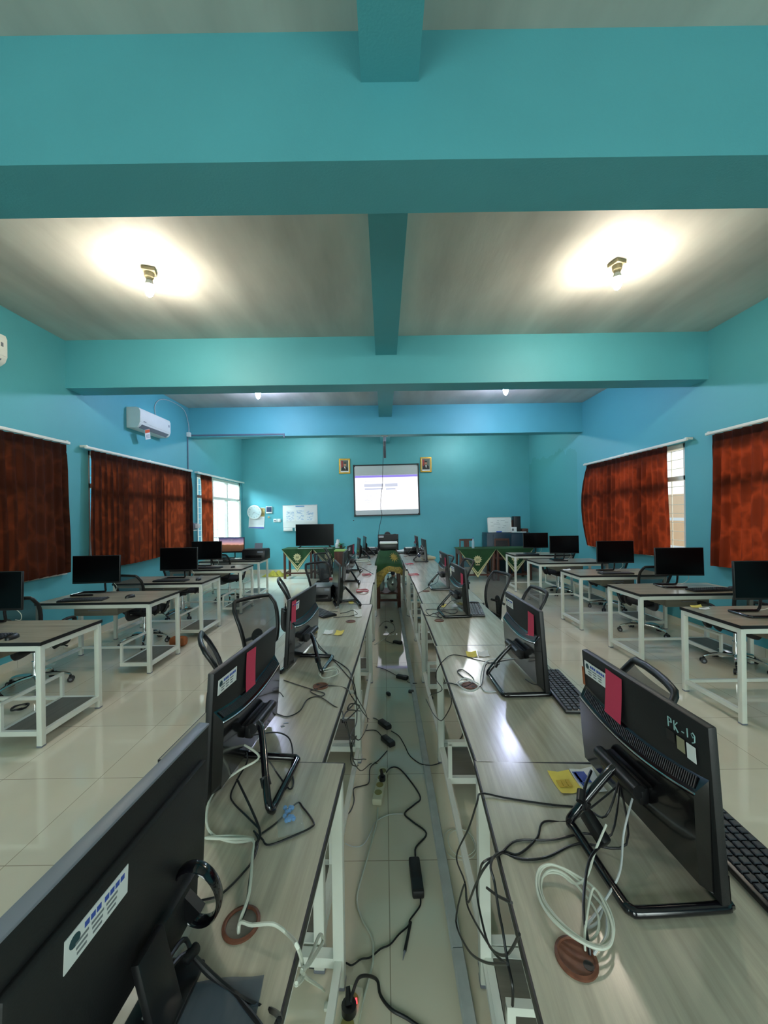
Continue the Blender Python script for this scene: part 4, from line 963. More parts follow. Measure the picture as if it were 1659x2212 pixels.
single('paper_stack', 'crumpled white papers on the far desk right of the aisle computer', 'paper', lambda b: b.grid(lambda u, v: ((u - .5) * .3, (v - .5) * .3, .03 + .03 * math.sin(u * 7 + v * 4) * math.sin(v * 9)), 10, 10), M['paper'], loc=(.42, 8.9, TOPZ))
t = thing('cloth_pile', 'cream folded cloth on the far end of the right centre row', 'cloth', (.84, 7.45, TOPZ)); part('fold', t, lambda b: b.box((0, 0, .03), (.22, .3, .055), .02, M=rotz(14)), M['lamp_base'])
single('laptop_lid', 'dark flat case lying behind the far computer of the right centre row', 'case', lambda b: b.box((0, 0, .02), (.24, .3, .035), .008), M['navy'], loc=(.80, 7.9, TOPZ))
single('red_case', 'small red case on the left centre row behind the turned computer', 'case', lambda b: b.box((0, 0, .015), (.18, .08, .03), .006), pm('dark_red', (130, 44, 44), .5), loc=(-.66, 5.2, TOPZ))
# person behind the aisle computer
def skin_obj(name, V, E2, mat, parent, sub=1):
    me = bpy.data.meshes.new(name); me.from_pydata([v[0] for v in V], E2, []); me.materials.append(mat)
    o = link(name, me, parent); m = o.modifiers.new('Skin', 'SKIN'); m.use_smooth_shade = True
    for i, v in enumerate(V):
        r = v[1]; me.skin_vertices[0].data[i].radius = r if isinstance(r, tuple) else (r, r)
    me.skin_vertices[0].data[0].use_root = True
    s = o.modifiers.new('Sub', 'SUBSURF'); s.levels = s.render_levels = sub
    return o
def person():
    t = thing('person', 'person seated behind the aisle computer, only the dark hair showing', 'person', (.08, 9.78, 0), 180); t.scale = (1, 1, .945)
    # sitter looks along local +Y (towards the camera)
    V = [((0, 0, .52), (.16, .12)), ((0, .0, .72), (.15, .10)), ((0, .02, .92), (.17, .10)), ((0, .04, 1.0), (.10, .07)), ((0, .06, 1.06), .052), ((0, .085, 1.14), (.075, .09)), ((0, .10, 1.19), (.07, .088))]
    E2 = [(0, 1), (1, 2), (2, 3), (3, 4), (4, 5), (5, 6)]
    for s in (-1, 1):
        n = len(V)
        V += [((s * .18, .03, .96), .06), ((s * .23, .10, .78), .042), ((s * .16, .33, .785), .032), ((s * .14, .40, .782), (.036, .014))]
        E2 += [(2, n), (n, n + 1), (n + 1, n + 2), (n + 2, n + 3)]
        for k in range(5):
            m = len(V); off = (k - 2) * .017; ln = (.05, .072, .08, .074, .058)[k]
            if k == 0: V += [((s * .105, .39, .785), .010), ((s * .09, .425, .780), .008)]
            else: V += [((s * (.14 + off * .9), .40 + ln * .55, .792), .009), ((s * (.14 + off * 1.05), .40 + ln, .775), .0075)]
            E2 += [(n + 3, m), (m, m + 1)]
        n = len(V)
        V += [((s * .10, .08, .50), .085), ((s * .12, .44, .50), .062), ((s * .12, .42, .12), .042), ((s * .12, .50, .045), .036), ((s * .12, .58, .035), .028)]
        E2 += [(0, n), (n, n + 1), (n + 1, n + 2), (n + 2, n + 3), (n + 3, n + 4)]
    body = skin_obj('body', V, E2, M['skin'], t)
    SV = [((0, 0, .54), (.175, .135)), ((0, .0, .72), (.165, .115)), ((0, .02, .92), (.185, .115)), ((0, .04, 1.0), (.11, .08))]; SE = [(0, 1), (1, 2), (2, 3)]
    for s in (-1, 1):
        n = len(SV); SV += [((s * .18, .03, .96), .072), ((s * .23, .10, .78), .055), ((s * .18, .28, .785), .045)]; SE += [(2, n), (n, n + 1), (n + 1, n + 2)]
    skin_obj('shirt', SV, SE, M['shirt'], t)
    TV = [((0, 0, .52), (.18, .14))]; TE = []
    for s in (-1, 1):
        n = len(TV); TV += [((s * .10, .08, .50), .1), ((s * .12, .44, .50), .078), ((s * .12, .42, .14), .06)]; TE += [(0, n), (n, n + 1), (n + 1, n + 2)]
    skin_obj('trousers', TV, TE, M['navy'], t)
    part('hair', t, lambda b: b.grid(lambda u, v: (.086 * math.cos(u * 6.283) * math.sin(v * 1.75), .09 + .1 * math.sin(u * 6.283) * math.sin(v * 1.75) - .015 * v, 1.165 + .098 * math.cos(v * 1.75)), 24, 12, closed_u=True), M['hair'])
    for s in (-1, 1): part('eye', t, lambda b: b.lathe([(.001, -.011), (.009, -.006), (.011, 0), (.009, .006), (.001, .011)], 12, Matrix.Translation((s * .03, .185, 1.135))), M['paper'])
    part('nose', t, lambda b: b.tube([(0, .18, 1.14), (0, .2, 1.115), (0, .195, 1.1)], lambda q: .008 + .006 * q, 8), M['skin'])
    part('mouth', t, lambda b: b.tube([(-.022, .172, 1.078), (0, .182, 1.076), (.022, .172, 1.078)], .005, 6), M['pale_pink'])
person()
office_chair('black chair of the person behind the aisle computer', .08, 9.76, 180)
single('cloth_pile', 'yellow green cloth bunched on the floor by the left back wall', 'cloth', lambda b: b.grid(lambda u, v: ((u - .5) * .7, (v - .5) * .3, .01 + .1 * math.sin(u * PI) * math.sin(v * PI) * (1 + .6 * math.sin(u * 23 + v * 11))), 30, 14), M['yellow_green'], loc=(-2.95, 10.4, 0))
t = thing('cloth_bag', 'orange brown bag with a long strap standing behind the second left wall desk', 'bag', (-2.62, 4.86, 0)); part('pouch', t, lambda b: b.box((0, 0, .06), (.2, .12, .115), .035), M['orange_wood']); part('strap', t, lambda b: b.tube([(0, 0, .1), (.01, .0, .3), (.0, .0, .44), (-.012, .0, .3), (-.01, 0, .1)], .018, 8, smooth=3, flat=.5), M['orange_wood'])
# ================================================================= LOOSE PAPERS ON THE DESKS
def paper(label, pts, mt, z=TOPZ, cat='paper', thick=.0012):
    P = [Vector(tz(px, py, z)) for px, py in pts]; c = sum(P, Vector()) / 4
    rnd = random.Random(int(pts[0][0]))
    t = thing('paper_note', label, cat, c)
    P = [p - c for p in P]
    def f(b):
        def fn(u, v): q = P[0].lerp(P[1], u).lerp(P[3].lerp(P[2], u), v); return (q.x, q.y, .0015 + .006 * (2 * v - 1) ** 2 * abs(2 * u - 1))
        b.grid(fn, 6, 6)
    part('sheet', t, f, M[mt]); return t, P
t, P = paper('yellow paper beside the white one behind the PK-19 computer', [(1182, 1669), (1228, 1667), (1262, 1712), (1213, 1718)], 'yellow')
part('print', t, lambda b: [b.box(P[0].lerp(P[1], .2 + .2 * i).lerp(P[3].lerp(P[2], .2 + .2 * i), .6) + Vector((0, 0, .006)), (.012, .03, .001)) for i in range(3)], pm('ochre_print', (190, 160, 60), .8))
t, P = paper('white paper with blue print behind the PK-19 computer', [(1229, 1665), (1278, 1660), (1312, 1714), (1262, 1713)], 'paper')
part('print', t, lambda b: (b.box(P[0].lerp(P[3], .5) + Vector((.012, 0, .005)), (.008, .07, .001)), b.box(P[0].lerp(P[2], .35) + Vector((0, 0, .005)), (.04, .05, .001))), M['ink_blue'])
paper('yellow note on the joint of the second and third right centre desks', [(1006, 1409), (1028, 1408), (1032, 1420), (1010, 1421)], 'yellow')
paper('white note beside the yellow one on the second right centre desk', [(1031, 1409), (1053, 1407), (1058, 1419), (1035, 1420)], 'paper')
paper('white note on the third left centre desk, beside the yellow one', [(702, 1362), (721, 1362), (717, 1371), (697, 1371)], 'paper')
paper('yellow note on the third left centre desk', [(727, 1363), (744, 1363), (737, 1373), (721, 1373)], 'yellow')
paper('white papers near the cable hole of the third left centre desk', [(764, 1318), (781, 1317), (782, 1333), (766, 1334)], 'paper')
paper('yellow note beside the mouse cable on the fourth left centre desk', [(752, 1299), (762, 1298), (765, 1304), (755, 1305)], 'yellow')
paper('yellow note left of the third computer of the right centre row', [(953, 1306), (964, 1306), (963, 1312), (953, 1312)], 'yellow')
paper('white note behind the third computer of the right centre row', [(976, 1308), (986, 1304), (990, 1311), (978, 1314)], 'paper')
paper('yellow note at the corner of the nearest right wall desk', [(1490, 1309), (1514, 1307), (1518, 1312), (1497, 1314)], 'yellow')
paper('white note at the corner of the nearest right wall desk', [(1509, 1314), (1531, 1313), (1536, 1317), (1513, 1318)], 'paper')
paper('cream note at the corner of the third right wall desk', [(1215, 1230), (1231, 1229), (1235, 1232), (1219, 1233)], 'paper')
# dark smear marks left on the desk top are omitted; plastic sheets under the nearest monitor
t = thing('plastic_folder', 'smoky plastic folder on the desk under the nearest left monitor', 'folder', (-.33, .60, TOPZ), 4); part('film', t, lambda b: b.grid(lambda u, v: ((u - .5) * .2, (v - .5) * .24, .002 + .004 * math.sin(u * 6 + v * 4) ** 2), 10, 10), M['smoke_plastic'])
t = thing('plastic_wrap', 'shiny clear plastic wrap on the desk under the nearest left monitor', 'plastic wrap', (-.475, .66, TOPZ + .001), 0); part('film', t, lambda b: b.grid(lambda u, v: ((u - .5) * .12, (v - .5) * .34, .006 + .010 * noise.noise(Vector((u * 6, v * 12, 0)))), 24, 40), M['clear_plastic'], ang=20)
t = thing('clear_pouch', 'clear pouch of blue beads on the left centre row near the front', 'pouch', tz(624, 1762, TOPZ + .001), 20)
part('film', t, lambda b: b.grid(lambda u, v: ((u - .5) * .07, (v - .5) * .15, .004 + .012 * math.sin(u * PI) * math.sin(v * PI) + .002 * math.sin(u * 21 + v * 13)), 12, 16), M['clear_plastic'], ang=25)
def beads(b):
    rnd = random.Random(4)
    for i in range(16):
        x, y = rnd.uniform(-.014, .014), rnd.uniform(-.03, .03)
        b.lathe([(.0005, -.006), (.005, -.004), (.0065, 0), (.005, .004), (.0005, .006)], 8, Matrix.Translation((x, y, .007)))
part('beads', t, beads, M['blue_bead'])
g = thing('glue_spot', 'small dark smear on the second left centre desk', 'smear', tz(613, 1568, TOPZ))
part('smear', g, lambda b: (b.box((.004, .02, .0006), (.02, .008, .001), M=rotz(20)), b.box((-.004, -.004, .0006), (.014, .012, .001), M=rotz(30))), M['ink_grey'])

# ================================================================= CABLES
TZ_ = TOPZ + .004
def T(*pts): return [tz(px, py, TZ_) for px, py in pts]          # lying on the desk tops
def F(*pts): return [tz(px, py, .005) for px, py in pts]          # lying on the floor
def H(X, *pts): return [tx(px, py, X) for px, py in pts]          # hanging beside a desk edge
def cable(label, pts, r=.0028, mat='black', name='cable', group='loose cables'):
    t = single(name, label, 'cable', lambda b: b.tube(pts, r, 7, smooth=5), M[mat], group); return t
def up(p, dz): return (p[0], p[1], p[2] + dz)
mon = (.665, 1.10, .86)     # sockets under the hinge of the PK-19 computer
cable('black cable leaving the PK-19 computer over the desk edge, uppermost of the tangle', [mon, (.60, 1.06, .78)] + T((1262, 1746), (1180, 1737), (1093, 1724)) + [up(tz(1040, 1721, TZ_), .01)] + H(.245, (1030, 1735), (1012, 1790), (986, 1850), (1004, 1905), (1011, 1960), (1062, 2050), (1098, 2085)))
cable('black cable from the PK-19 computer looping down to the aisle, second of the tangle', [up(mon, -.01), (.58, 1.0, .78)] + T((1262, 1800), (1190, 1814), (1116, 1816), (1080, 1845)) + [up(tz(1046, 1868, TZ_), .008)] + H(.235, (1036, 1885), (1030, 1925), (1040, 1985), (1058, 2045), (1093, 2063), (1122, 2018)))
cable('black cable from the PK-19 computer hanging lowest into the aisle', [up(mon, -.02), (.6, .97, .78)] + T((1250, 1822), (1182, 1851), (1128, 1856), (1078, 1843)) + H(.23, (1060, 1868), (1068, 1905), (1078, 1970), (1086, 2010), (1096, 2075), (1107, 2130), (1107, 2172)))
cable('black cable crossing the right desk edge and dropping to the aisle floor', [up(mon, -.02)] + T((1240, 1770), (1175, 1775), (1160, 1810), (1120, 1845), (1085, 1840)) + H(.225, (1050, 1870), (1028, 1910), (1010, 1950), (1003, 1910), (985, 1990), (1010, 2050), (1046, 2078), (1096, 2082)))
cable('short dark cable in the aisle coming up to the right desk edge', H(.24, (1052, 1918), (1075, 1935), (1105, 1950)), .003)
t = thing('cable_connector', 'black adapter lump with cable ends behind the PK-19 computer', 'connector', (.53, .985, .81), 20); part('body', t, lambda b: b.box((0, 0, 0), (.03, .075, .03), .008, M=rotx(30)), M['black']); part('lead', t, lambda b: b.tube([(0, .03, .02), (.03, .06, .05), (.10, .1, .06)], .004, 7, smooth=4), M['black']); part('ferrite', t, lambda b: b.cyl((.0, .045, .035), (.02, .06, .05), .011, 12), M['black'])
gx, gy, _ = tz(1262, 2062, TZ_)
def coil(cx, cy, rx, ry, n, z0, rot=0, a0=0, tail0=(), tail1=(), jit=.006):
    P = list(tail0); rnd = random.Random(int(abs(cx * 1000)) + 5); k = 1; ox = oy = 0
    for i in range(int(n * 14)):
        if i % 14 == 0: tk, tx_, ty_ = rnd.uniform(.82, 1.16), rnd.uniform(-.16, .16) * rx, rnd.uniform(-.16, .16) * ry
        k += (tk - k) * .3; ox += (tx_ - ox) * .3; oy += (ty_ - oy) * .3
        a = a0 + i * 2 * PI / 14
        x, y = rx * k * math.cos(a) + ox, ry * k * math.sin(a) + oy
        P.append((cx + x * math.cos(rot) - y * math.sin(rot), cy + x * math.sin(rot) + y * math.cos(rot), z0 + .005 * (i / 14) + .004 * math.sin(i * 1.3)))
    return P + list(tail1)
cx_, cy_, _ = tz(1234, 1966, TZ_)
cable('pale network cable coiled on the right desk above the brown cable hole', coil(cx_, cy_, .056, .078, 4, TZ_ + .006, .2, .6, [(.55, .97, .83), (.50, .93, .80), (.455, .885, .78)], [(gx + .012, gy + .02, TZ_ + .02), (gx + .008, gy + .004, .72)]), .0026, 'white_cable')
cable('thinner grey cable arching over the coil to the PK-19 computer', [(.655, 1.03, .85), (.60, .98, .80), (.54, .90, .775), (.47, .845, .76), (.41, .80, .757), (gx + .06, gy + .06, TZ_), (gx + .1, gy + .10, TZ_), (gx + .06, gy + .03, TZ_ + .004), (gx + .02, gy, TZ_ + .002), (gx + .01, gy - .004, .72)], .0026, 'silver')
cable('dark cable rising from the brown cable hole to the adapter lump', [(gx + .014, gy, .71), (gx + .012, gy + .004, .76), (gx + .03, gy + .06, .785), (gx + .09, gy + .15, .80), (.53, .95, .80)], .0032)
g2 = tz(517, 2008, TZ_)
cable('pale cable rising from the left desk cable hole up to the second left computer', [up(g2, -.05), up(g2, .01)] + [tz(538, 1930, TZ_ + .02), tz(545, 1850, TZ_ + .02), tz(546, 1815, TZ_ + .02), tz(500, 1812, TZ_ + .012), tz(444, 1810, TZ_), tz(500, 1806, TZ_ + .01), tz(548, 1812, TZ_ + .014), tz(500, 1818, TZ_)] + [tz(452, 1795, TZ_), tz(448, 1745, TZ_ + .01), tz(470, 1700, TZ_ + .03), tz(515, 1665, TZ_ + .05), tz(560, 1635, TZ_ + .07), (-.50, 1.31, .85)], .0036, 'white_cable')
cable('pale cable drooping from the left desk cable hole over the aisle edge', [up(g2, -.05), up(g2, .012)] + [tz(545, 1998, TZ_ + .02), tz(590, 1996, TZ_ + .03), tz(622, 2018, TZ_ + .012)] + H(-.165, (640, 2040), (652, 2075), (655, 2110), (640, 2125), (668, 2075), (690, 2020), (697, 2035), (670, 2080), (655, 2105)) + F((700, 2140), (708, 2175)), .0036, 'white_cable')
cable('dark cable twisted along the pale one beside the left cable hole', [up(g2, -.05), up(g2, .008)] + [tz(532, 1960, TZ_ + .012), tz(540, 1900, TZ_ + .015), tz(550, 1830, TZ_ + .02), tz(560, 1790, TZ_ + .03), (-.47, 1.2, .80)], .0034)
cable('black cable looping round the clear pouch of blue beads', T((566, 1800), (600, 1775), (641, 1735), (655, 1745), (677, 1775), (672, 1787), (640, 1803), (582, 1825), (566, 1812), (548, 1795)), .0026)
cable('black cable bowing out behind the second left computer, rear loop', [(-.49, 1.33, .86)] + [tz(592, 1582, TZ_ + .05), tz(622, 1592, TZ_ + .03), tz(632, 1620, TZ_ + .01)] + T((630, 1660), (634, 1690), (625, 1704), (600, 1672)) + [tz(576, 1640, TZ_ + .04), (-.48, 1.3, .84)], .0026)
cable('black cable bowing out before the second left computer, front loop', [(-.5, 1.32, .84)] + [tz(535, 1640, TZ_ + .03)] + T((515, 1680), (499, 1715), (505, 1735), (535, 1765), (560, 1790)), .0026)
cable('black cable running from the nearest left monitor down over the desk edge', [(-.40, .66, .83)] + [tz(395, 2030, TZ_ + .06), tz(420, 2065, TZ_ + .03), tz(470, 2115, TZ_ + .004), tz(530, 2160, TZ_), tz(590, 2185, TZ_)] + H(-.165, (604, 2200), (598, 2212), (590, 2260)), .0042)
cable('second black cable twisted with the one from the nearest left monitor', [(-.40, .65, .82)] + [tz(400, 2060, TZ_ + .04), tz(450, 2105, TZ_ + .006), tz(500, 2140, TZ_), tz(530, 2175, TZ_), tz(560, 2212, TZ_), tz(590, 2260, TZ_)], .0042)
t = thing('ferrite_lump', 'black ferrite lump on the cable of the nearest left monitor', 'connector', tz(413, 2060, TZ_ + .035), -28); part('body', t, lambda b: b.box((0, 0, 0), (.018, .032, .018), .006), M['black'])
cable('thin black cable passing through the ring of the nearest left monitor', T((378, 1940), (410, 1947), (440, 1944), (480, 1930), (530, 1880), (550, 1850), (558, 1815), (552, 1800)), .0026)
cable('black cable from the second left computer curving across the desk to the aisle edge', [(-.5, 1.5, .76)] + T((585, 1542), (620, 1548), (648, 1535), (664, 1511), (690, 1505), (720, 1524), (738, 1535)) + H(-.155, (744, 1560), (755, 1595), (762, 1640), (780, 1665)) + F((800, 1650), (815, 1649)), .0026)
cable('black keyboard cable with a small loop in the middle of the second left desk', T((613, 1469), (640, 1478), (678, 1490), (700, 1497), (699, 1502), (690, 1503), (670, 1493), (685, 1488), (710, 1481), (748, 1487)) + H(-.15, (760, 1505), (785, 1540)) + F((797, 1553), (808, 1551), (818, 1556)), .0026)
cable('black cable falling from the third left computer across the desk to the aisle', [(-.47, 2.40, .88), (-.42, 2.36, .84)] + [tz(690, 1400, TZ_ + .03)] + T((715, 1420), (745, 1440), (757, 1455)) + H(-.15, (768, 1500), (790, 1540), (794, 1565), (778, 1597), (762, 1588)), .0026)
cable('second black cable from the third left computer, straighter over the desk', [(-.46, 2.42, .88)] + [tz(690, 1395, TZ_ + .04)] + T((720, 1425), (752, 1461), (765, 1478)) + H(-.15, (770, 1515), (770, 1560), (757, 1590), (758, 1620), (765, 1640)) + F((790, 1640), (812, 1648)), .0026)
for i, (a, lb) in enumerate((((700, 1462), 'pale cable coil beside the brown hole of the second left desk'), ((1018, 1488), 'thin cable coil beside the brown hole of the second right desk'))):
    c = tz(a[0], a[1], TZ_); cable(lb, coil(c[0] + .03 * (1 if i == 0 else -.2), c[1] + .02, .05, .06, 2.5, TZ_ + .006, .3 * i, .3), .0024, 'white_cable' if i == 0 else 'silver')
m2 = (.675, 2.0, .86)
cable('black cable arching from the two-paper computer over the right desk to the aisle, highest one', [m2, (.6, 2.02, .84)] + [tz(1075, 1435, TZ_ + .02)] + T((1030, 1425), (1005, 1418), (975, 1415), (955, 1430)) + H(.305, (943, 1450), (942, 1468), (955, 1490), (932, 1500)) + F((930, 1502),), .0026)
cable('black cable with a narrow loop left of the two-paper computer', [m2] + [tz(1060, 1432, TZ_ + .06), tz(1048, 1440, TZ_ + .03)] + T((1040, 1480), (1028, 1478), (1010, 1470), (988, 1451), (1000, 1447), (1020, 1462), (1022, 1472), (1004, 1483), (975, 1476), (957, 1475)), .0026)
cable('grey cable arching left of the two-paper computer down to the brown hole', [m2] + [tz(1080, 1422, TZ_ + .07), tz(1052, 1428, TZ_ + .06), tz(1042, 1445, TZ_ + .03)] + T((1038, 1470), (1046, 1492), (1072, 1494)), .0024, 'silver')
cable('black cable drooping under the second right desk edge into the aisle', H(.30, (972, 1495), (975, 1520), (960, 1550), (950, 1556), (935, 1540), (920, 1510)), .0026)
cable('tangle of thin cables beside the third computer of the right centre row, upper', T((955, 1334), (930, 1330), (920, 1318), (935, 1316), (960, 1317), (985, 1317), (986, 1323), (975, 1326), (955, 1320), (940, 1325)), .0026)
cable('tangle of thin cables beside the third computer of the right centre row, lower', [(.62, 3.47, .84)] + [tz(972, 1300, TZ_ + .04)] + T((955, 1318), (945, 1330), (952, 1335), (938, 1325), (925, 1330), (914, 1325)), .0026)
cable('black cable stretched from the fourth right computer to the desk edge', [(.66, 4.72, .86)] + [tz(944, 1258, TZ_ + .03)] + T((930, 1265), (915, 1275), (903, 1281)), .0026)
cable('thin cable on the left centre row before the fourth table, with a plug', T((735, 1325), (750, 1322), (762, 1318), (772, 1326), (760, 1330), (745, 1332), (720, 1334)), .0026)
cable('pale cable coiled on the far end of the left centre row', coil(-.43, 7.25, .13, .16, 2, TZ_ + .005), .008, 'white_cable')
cable('thin cable across the far left centre desk towards the aisle', T((770, 1222), (785, 1228), (798, 1235), (806, 1240)), .0035)
for px, py, lb in ((792, 1242, 'reddish cable coil on the sixth left centre desk'), (885, 1219, 'reddish cable coil on the far right centre desk'), (893, 1242, 'reddish cable coil on the sixth right centre desk'), (783, 1277, 'reddish cable coil on the fourth left centre desk')):
    c = tz(px, py, TZ_); cable(lb, coil(c[0], c[1], .07, .08, 2, TZ_ + .004), .004, 'pale_pink')
# hanging cable from the pole past the board to the aisle computer
cable('thin black cable hanging from the pole across the projection board', [ty(828, 948, 8.12), ty(828, 980, 8.3), ty(827, 1010, 8.5), ty(826, 1045, 8.6), ty(823, 1075, 8.7), ty(822, 1095, 8.8), ty(825, 1112, 8.9), ty(821, 1132, 9.0), ty(818, 1150, 9.1), ty(818, 1166, 9.14)], .006)

# ================================================================= ON THE AISLE FLOOR
t = thing('floor_trunking', 'grey cable trunking running along the aisle floor', 'trunking', (.25, 0, 0))
for y0, y1 in ((.9, 1.42), (1.425, 3.3), (3.305, 5.2), (5.205, 7.1)):
    part('cover', t, lambda b: b.prism([(-.023, 0), (-.018, .016), (.018, .016), (.023, 0)], 'y', y0, y1), M['silver'])
def power_strip(label, p0, p1, sockets):
    a, c = Vector(tz(*p0, 0)), Vector(tz(*p1, 0)); d = a - c; n = d.length
    t = thing('power_strip', label, 'power strip', (a + c) / 2, math.degrees(math.atan2(d.y, d.x)) - 90)
    part('body', t, lambda b: b.box((0, 0, .02), (.056, n, .038), .009), M['lamp_base'] if False else pm('cream_plastic', (206, 204, 178), .4))
    for i in range(sockets):
        y = n / 2 - .045 - i * .062
        part('socket', t, lambda b: (b.cyl((0, y, .0385), (0, y, .0405), .021, 24)), pm('yellowed_socket', (150, 142, 84), .5))
    return t
s1 = power_strip('cream power strip on the aisle floor with one black plug', (829, 1668), (814, 1742), 4)
def plug(label, px, py, z=.041, led=False, r=.019):
    p = tz(px, py, z); t = thing('power_plug', label, 'plug', p, 12)
    part('body', t, lambda b: (b.cyl((0, 0, 0), (0, 0, .022), r, 18), b.cyl((0, 0, .02), (.0, .03, .045), .012, 12, r2=.007)), M['black'])
    if led: part('led', t, lambda b: b.box((.024, .012, .012), (.008, .012, .006)), M['red_led'])
    return t
plug('black plug in the power strip in the middle of the aisle', 826, 1685); 
s2 = power_strip('cream power strip at the bottom edge of the photo', (768, 2150), (742, 2290), 4)
plug('black plug with a red light in the power strip at the bottom edge', 754, 2185, led=True, r=.024)
cable('thick black cord curling from the plug at the bottom edge', [tz(757, 2165, .08), tz(763, 2140, .09), tz(775, 2112, .08), tz(795, 2108, .05)] + F((815, 2118), (822, 2150), (845, 2180), (880, 2200), (930, 2235)), .005)
cable('pale cord of the power strip running down the aisle floor', F((816, 1745), (812, 1785), (790, 1865), (773, 1925), (772, 1955), (785, 1992), (803, 2025), (806, 2070), (798, 2110), (782, 2170), (770, 2230)), .0042, 'white_cable')
cable('black power cord zigzagging from the strip to the floor adapter', [tz(835, 1668, .05)] + F((845, 1658), (862, 1660), (885, 1685), (908, 1722), (895, 1738), (874, 1757), (890, 1774), (921, 1800), (900, 1828), (897, 1842), (899, 1862)), .0042)
def adapter(label, px, py, rz, l=.12, w=.05, h=.032):
    t = thing('power_adapter', label, 'power adapter', tz(px, py, 0), rz, 'power adapters on the aisle floor')
    part('body', t, lambda b: b.box((0, 0, h / 2), (w, l, h), .007), M['black_matte']); part('label', t, lambda b: b.box((0, -l * .28, h + .0004), (w * .9, l * .3, .001)), M['black'])
    return t
adapter('black power adapter lying lengthwise on the aisle floor, nearest the camera', 899, 1902, 2, .17, .05, .034)
adapter('black power adapter on the aisle floor, upper one of the close pair', 831, 1569, 36); adapter('black power adapter on the aisle floor, lower one of the close pair', 838, 1605, 34)
adapter('black power adapter in the bright reflection on the aisle floor', 869, 1466, 60); adapter('black power adapter on the aisle floor before the projector table', 859, 1390, 58)
for px, py, lb in ((834, 1357, 'black plug on the aisle floor before the projector table'), (846, 1343, 'second black plug on the aisle floor before the projector table'), (888, 1497, 'small black plug lying against the floor trunking'), (930, 1510, 'black plug under the second right centre desk'), (839, 1502, 'small dark scrap on the aisle floor')):
    t = thing('power_plug', lb, 'plug', tz(px, py, 0), px % 90); part('body', t, lambda b: b.box((0, 0, .014), (.03, .05, .028), .008), M['black'])
cable('black wire from the nearest floor adapter wriggling to the left desk foot', F((908, 1938), (908, 1955), (897, 1972), (885, 1988), (882, 2000), (862, 2018), (843, 2040), (822, 2050), (800, 2068), (780, 2072), (760, 2085), (745, 2080), (725, 2088), (705, 2085), (690, 2092), (668, 2090)), .003)
cable('black wire from the upper paired adapter crossing the trunking to the right desk', F((845, 1579), (862, 1590), (875, 1612), (885, 1632), (905, 1648)) + [tz(925, 1653, .02)] + F((945, 1650), (965, 1640), (978, 1622), (985, 1605), (997, 1592), (1001, 1574)), .003)
cable('black wire from the lower paired adapter down to the left desk foot', F((836, 1622), (818, 1642), (800, 1658), (797, 1690), (780, 1698), (764, 1704), (765, 1730), (757, 1752), (746, 1763)), .003)
cable('black wire into the lower paired adapter from the left desks', F((790, 1578), (812, 1578), (826, 1592)), .003)
cable('black wire into the adapter in the bright reflection', F((812, 1440), (826, 1444), (840, 1450), (858, 1460)), .003)
cable('black wire leaving the adapter in the bright reflection across the trunking', F((880, 1472), (888, 1476)) + [tz(894, 1476, .02)] + F((900, 1476),), .003)
cable('thin wires tangled on the aisle floor before the projector table', F((820, 1353), (828, 1344), (838, 1342), (850, 1349), (852, 1362), (840, 1370), (833, 1383), (850, 1390)), .003)
cable('pale cord on the aisle floor slanting to the left desks', F((808, 1393), (820, 1386), (836, 1376), (843, 1372)), .004, 'white_cable')
cable('thin pale cable ring on the floor under the right desk', coil(tz(992, 1823, 0)[0], tz(992, 1823, 0)[1], .07, .085, 2.2, .004), .0022, 'white_cable')
cable('thin pale cable on the floor beside the left desk leg', F((745, 1822), (765, 1829), (785, 1824), (800, 1800), (812, 1775), (840, 1760), (870, 1758)), .0022, 'silver')
t = thing('pen', 'dark pen lying on the aisle floor', 'pen', tz(880, 2030, 0), -16); part('barrel', t, lambda b: b.cyl((0, -.045, .006), (0, .06, .006), .0055, 10), M['black_matte']); part('tip', t, lambda b: b.cyl((0, -.045, .006), (0, -.075, .006), .004, 8, r2=.001), M['grey_plastic'])
t = thing('pale_scrap', 'small pale plug end on the floor beside the lowest power strip', 'plug', tz(706, 2178, 0), 0); part('body', t, lambda b: b.box((0, 0, .006), (.018, .022, .012), .003), M['white_cable'])
cable('black cable lump hanging from the second left desk leg', H(-.16, (765, 1497), (770, 1512), (752, 1533), (758, 1520), (777, 1525), (760, 1545), (740, 1560), (752, 1535), (778, 1536)), .003)
cable('tangled black cables hanging inside the second left desk frame', H(-.19, (748, 1560), (757, 1600), (763, 1640), (760, 1605), (770, 1590), (758, 1625), (768, 1655), (800, 1642)), .003)
cable('cable coil hanging under the nearest left wall desk', coil(tz(42, 1532, .0)[0], tz(42, 1532, 0)[1], .05, .06, 3, .01), .005, 'black')

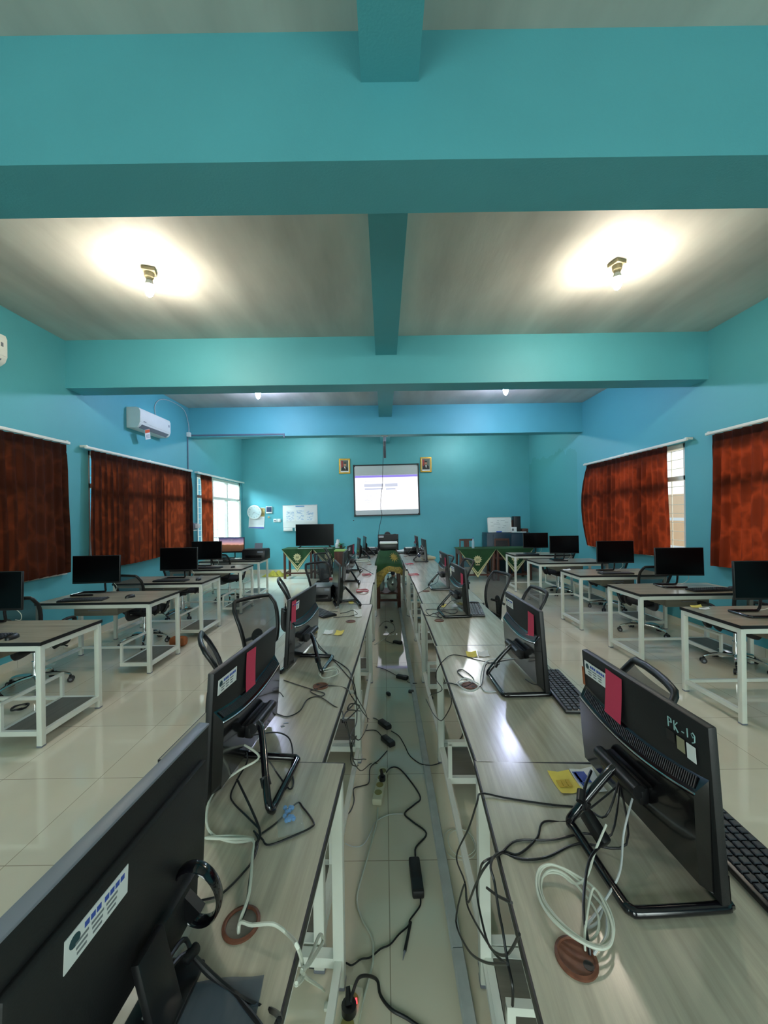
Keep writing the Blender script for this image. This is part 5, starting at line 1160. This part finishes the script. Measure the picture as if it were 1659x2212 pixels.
# ================================================================= LIGHT, SKY, CAMERA
w = bpy.data.worlds.new('sky'); bpy.context.scene.world = w; w.use_nodes = True
nt = w.node_tree; bg = nt.nodes['Background']
tc = nt.nodes.new('ShaderNodeTexCoord'); sp = nt.nodes.new('ShaderNodeSeparateXYZ'); rp = nt.nodes.new('ShaderNodeValToRGB')
nt.links.new(tc.outputs['Generated'], sp.inputs[0]); nt.links.new(sp.outputs['Z'], rp.inputs[0]); nt.links.new(rp.outputs[0], bg.inputs[0])
rp.color_ramp.elements[0].color = lin((232, 240, 240)); rp.color_ramp.elements[1].color = lin((190, 222, 246)); rp.color_ramp.elements[1].position = .8
bg.inputs['Strength'].default_value = SKY
def area(name, loc, rot, sx, sy, e, col):
    l = bpy.data.lights.new(name, 'AREA'); l.shape = 'RECTANGLE'; l.size = sx; l.size_y = sy; l.energy = e; l.color = lin(col)[:3]
    o = bpy.data.objects.new(name, l); C.objects.link(o); o.location = loc; o.rotation_euler = [math.radians(a) for a in rot]; return o
DAY = (228, 244, 238)
for x in (-1.75, 1.85): area('rear_fill_light', (x, YF - .6, 2.0), (90, 0, 0), 2.6, 2.0, REAR, DAY)  # unseen fill lamps, added outside the made-up rear openings
# daylight standing high outside the side windows
area('daylight_right', (XR + 4.2, 5.2, 5.4), (0, 52, 0), 2.2, 5.0, RIGHT, (255, 232, 206))
area('daylight_left', (XL - 3.6, 4.6, 5.0), (0, -50, 0), 2.0, 4.0, LEFT, DAY)
area('daylight_far_left', (XL - 2.2, 9.75, 3.5), (0, -62, 10), 1.2, 1.4, LEFT3, (214, 244, 255))
cd = bpy.data.cameras.new('camera'); cam = bpy.data.objects.new('camera', cd); C.objects.link(cam)
cd.sensor_fit = 'HORIZONTAL'; cd.sensor_width = 36; cd.lens = FPX / 1659 * 36; cd.shift_y = (CY - 1106) / 1659; cd.clip_start = .02; cd.clip_end = 200
cam.location = (0, 0, EYE); cam.rotation_euler = (PI / 2, ROLL, 0)
sc = bpy.context.scene; sc.camera = cam
sc.view_settings.view_transform = 'Standard'; sc.view_settings.look = 'None'; sc.view_settings.gamma = 1; sc.view_settings.use_curve_mapping = False
sc.view_settings.exposure = EXPO
cy = sc.cycles; cy.use_denoising = True; cy.use_adaptive_sampling = True; cy.adaptive_threshold = .025; cy.max_bounces = 8; cy.diffuse_bounces = 4; cy.glossy_bounces = 4; cy.transparent_max_bounces = 16; cy.caustics_reflective = False; cy.caustics_refractive = False; cy.sample_clamp_indirect = 6
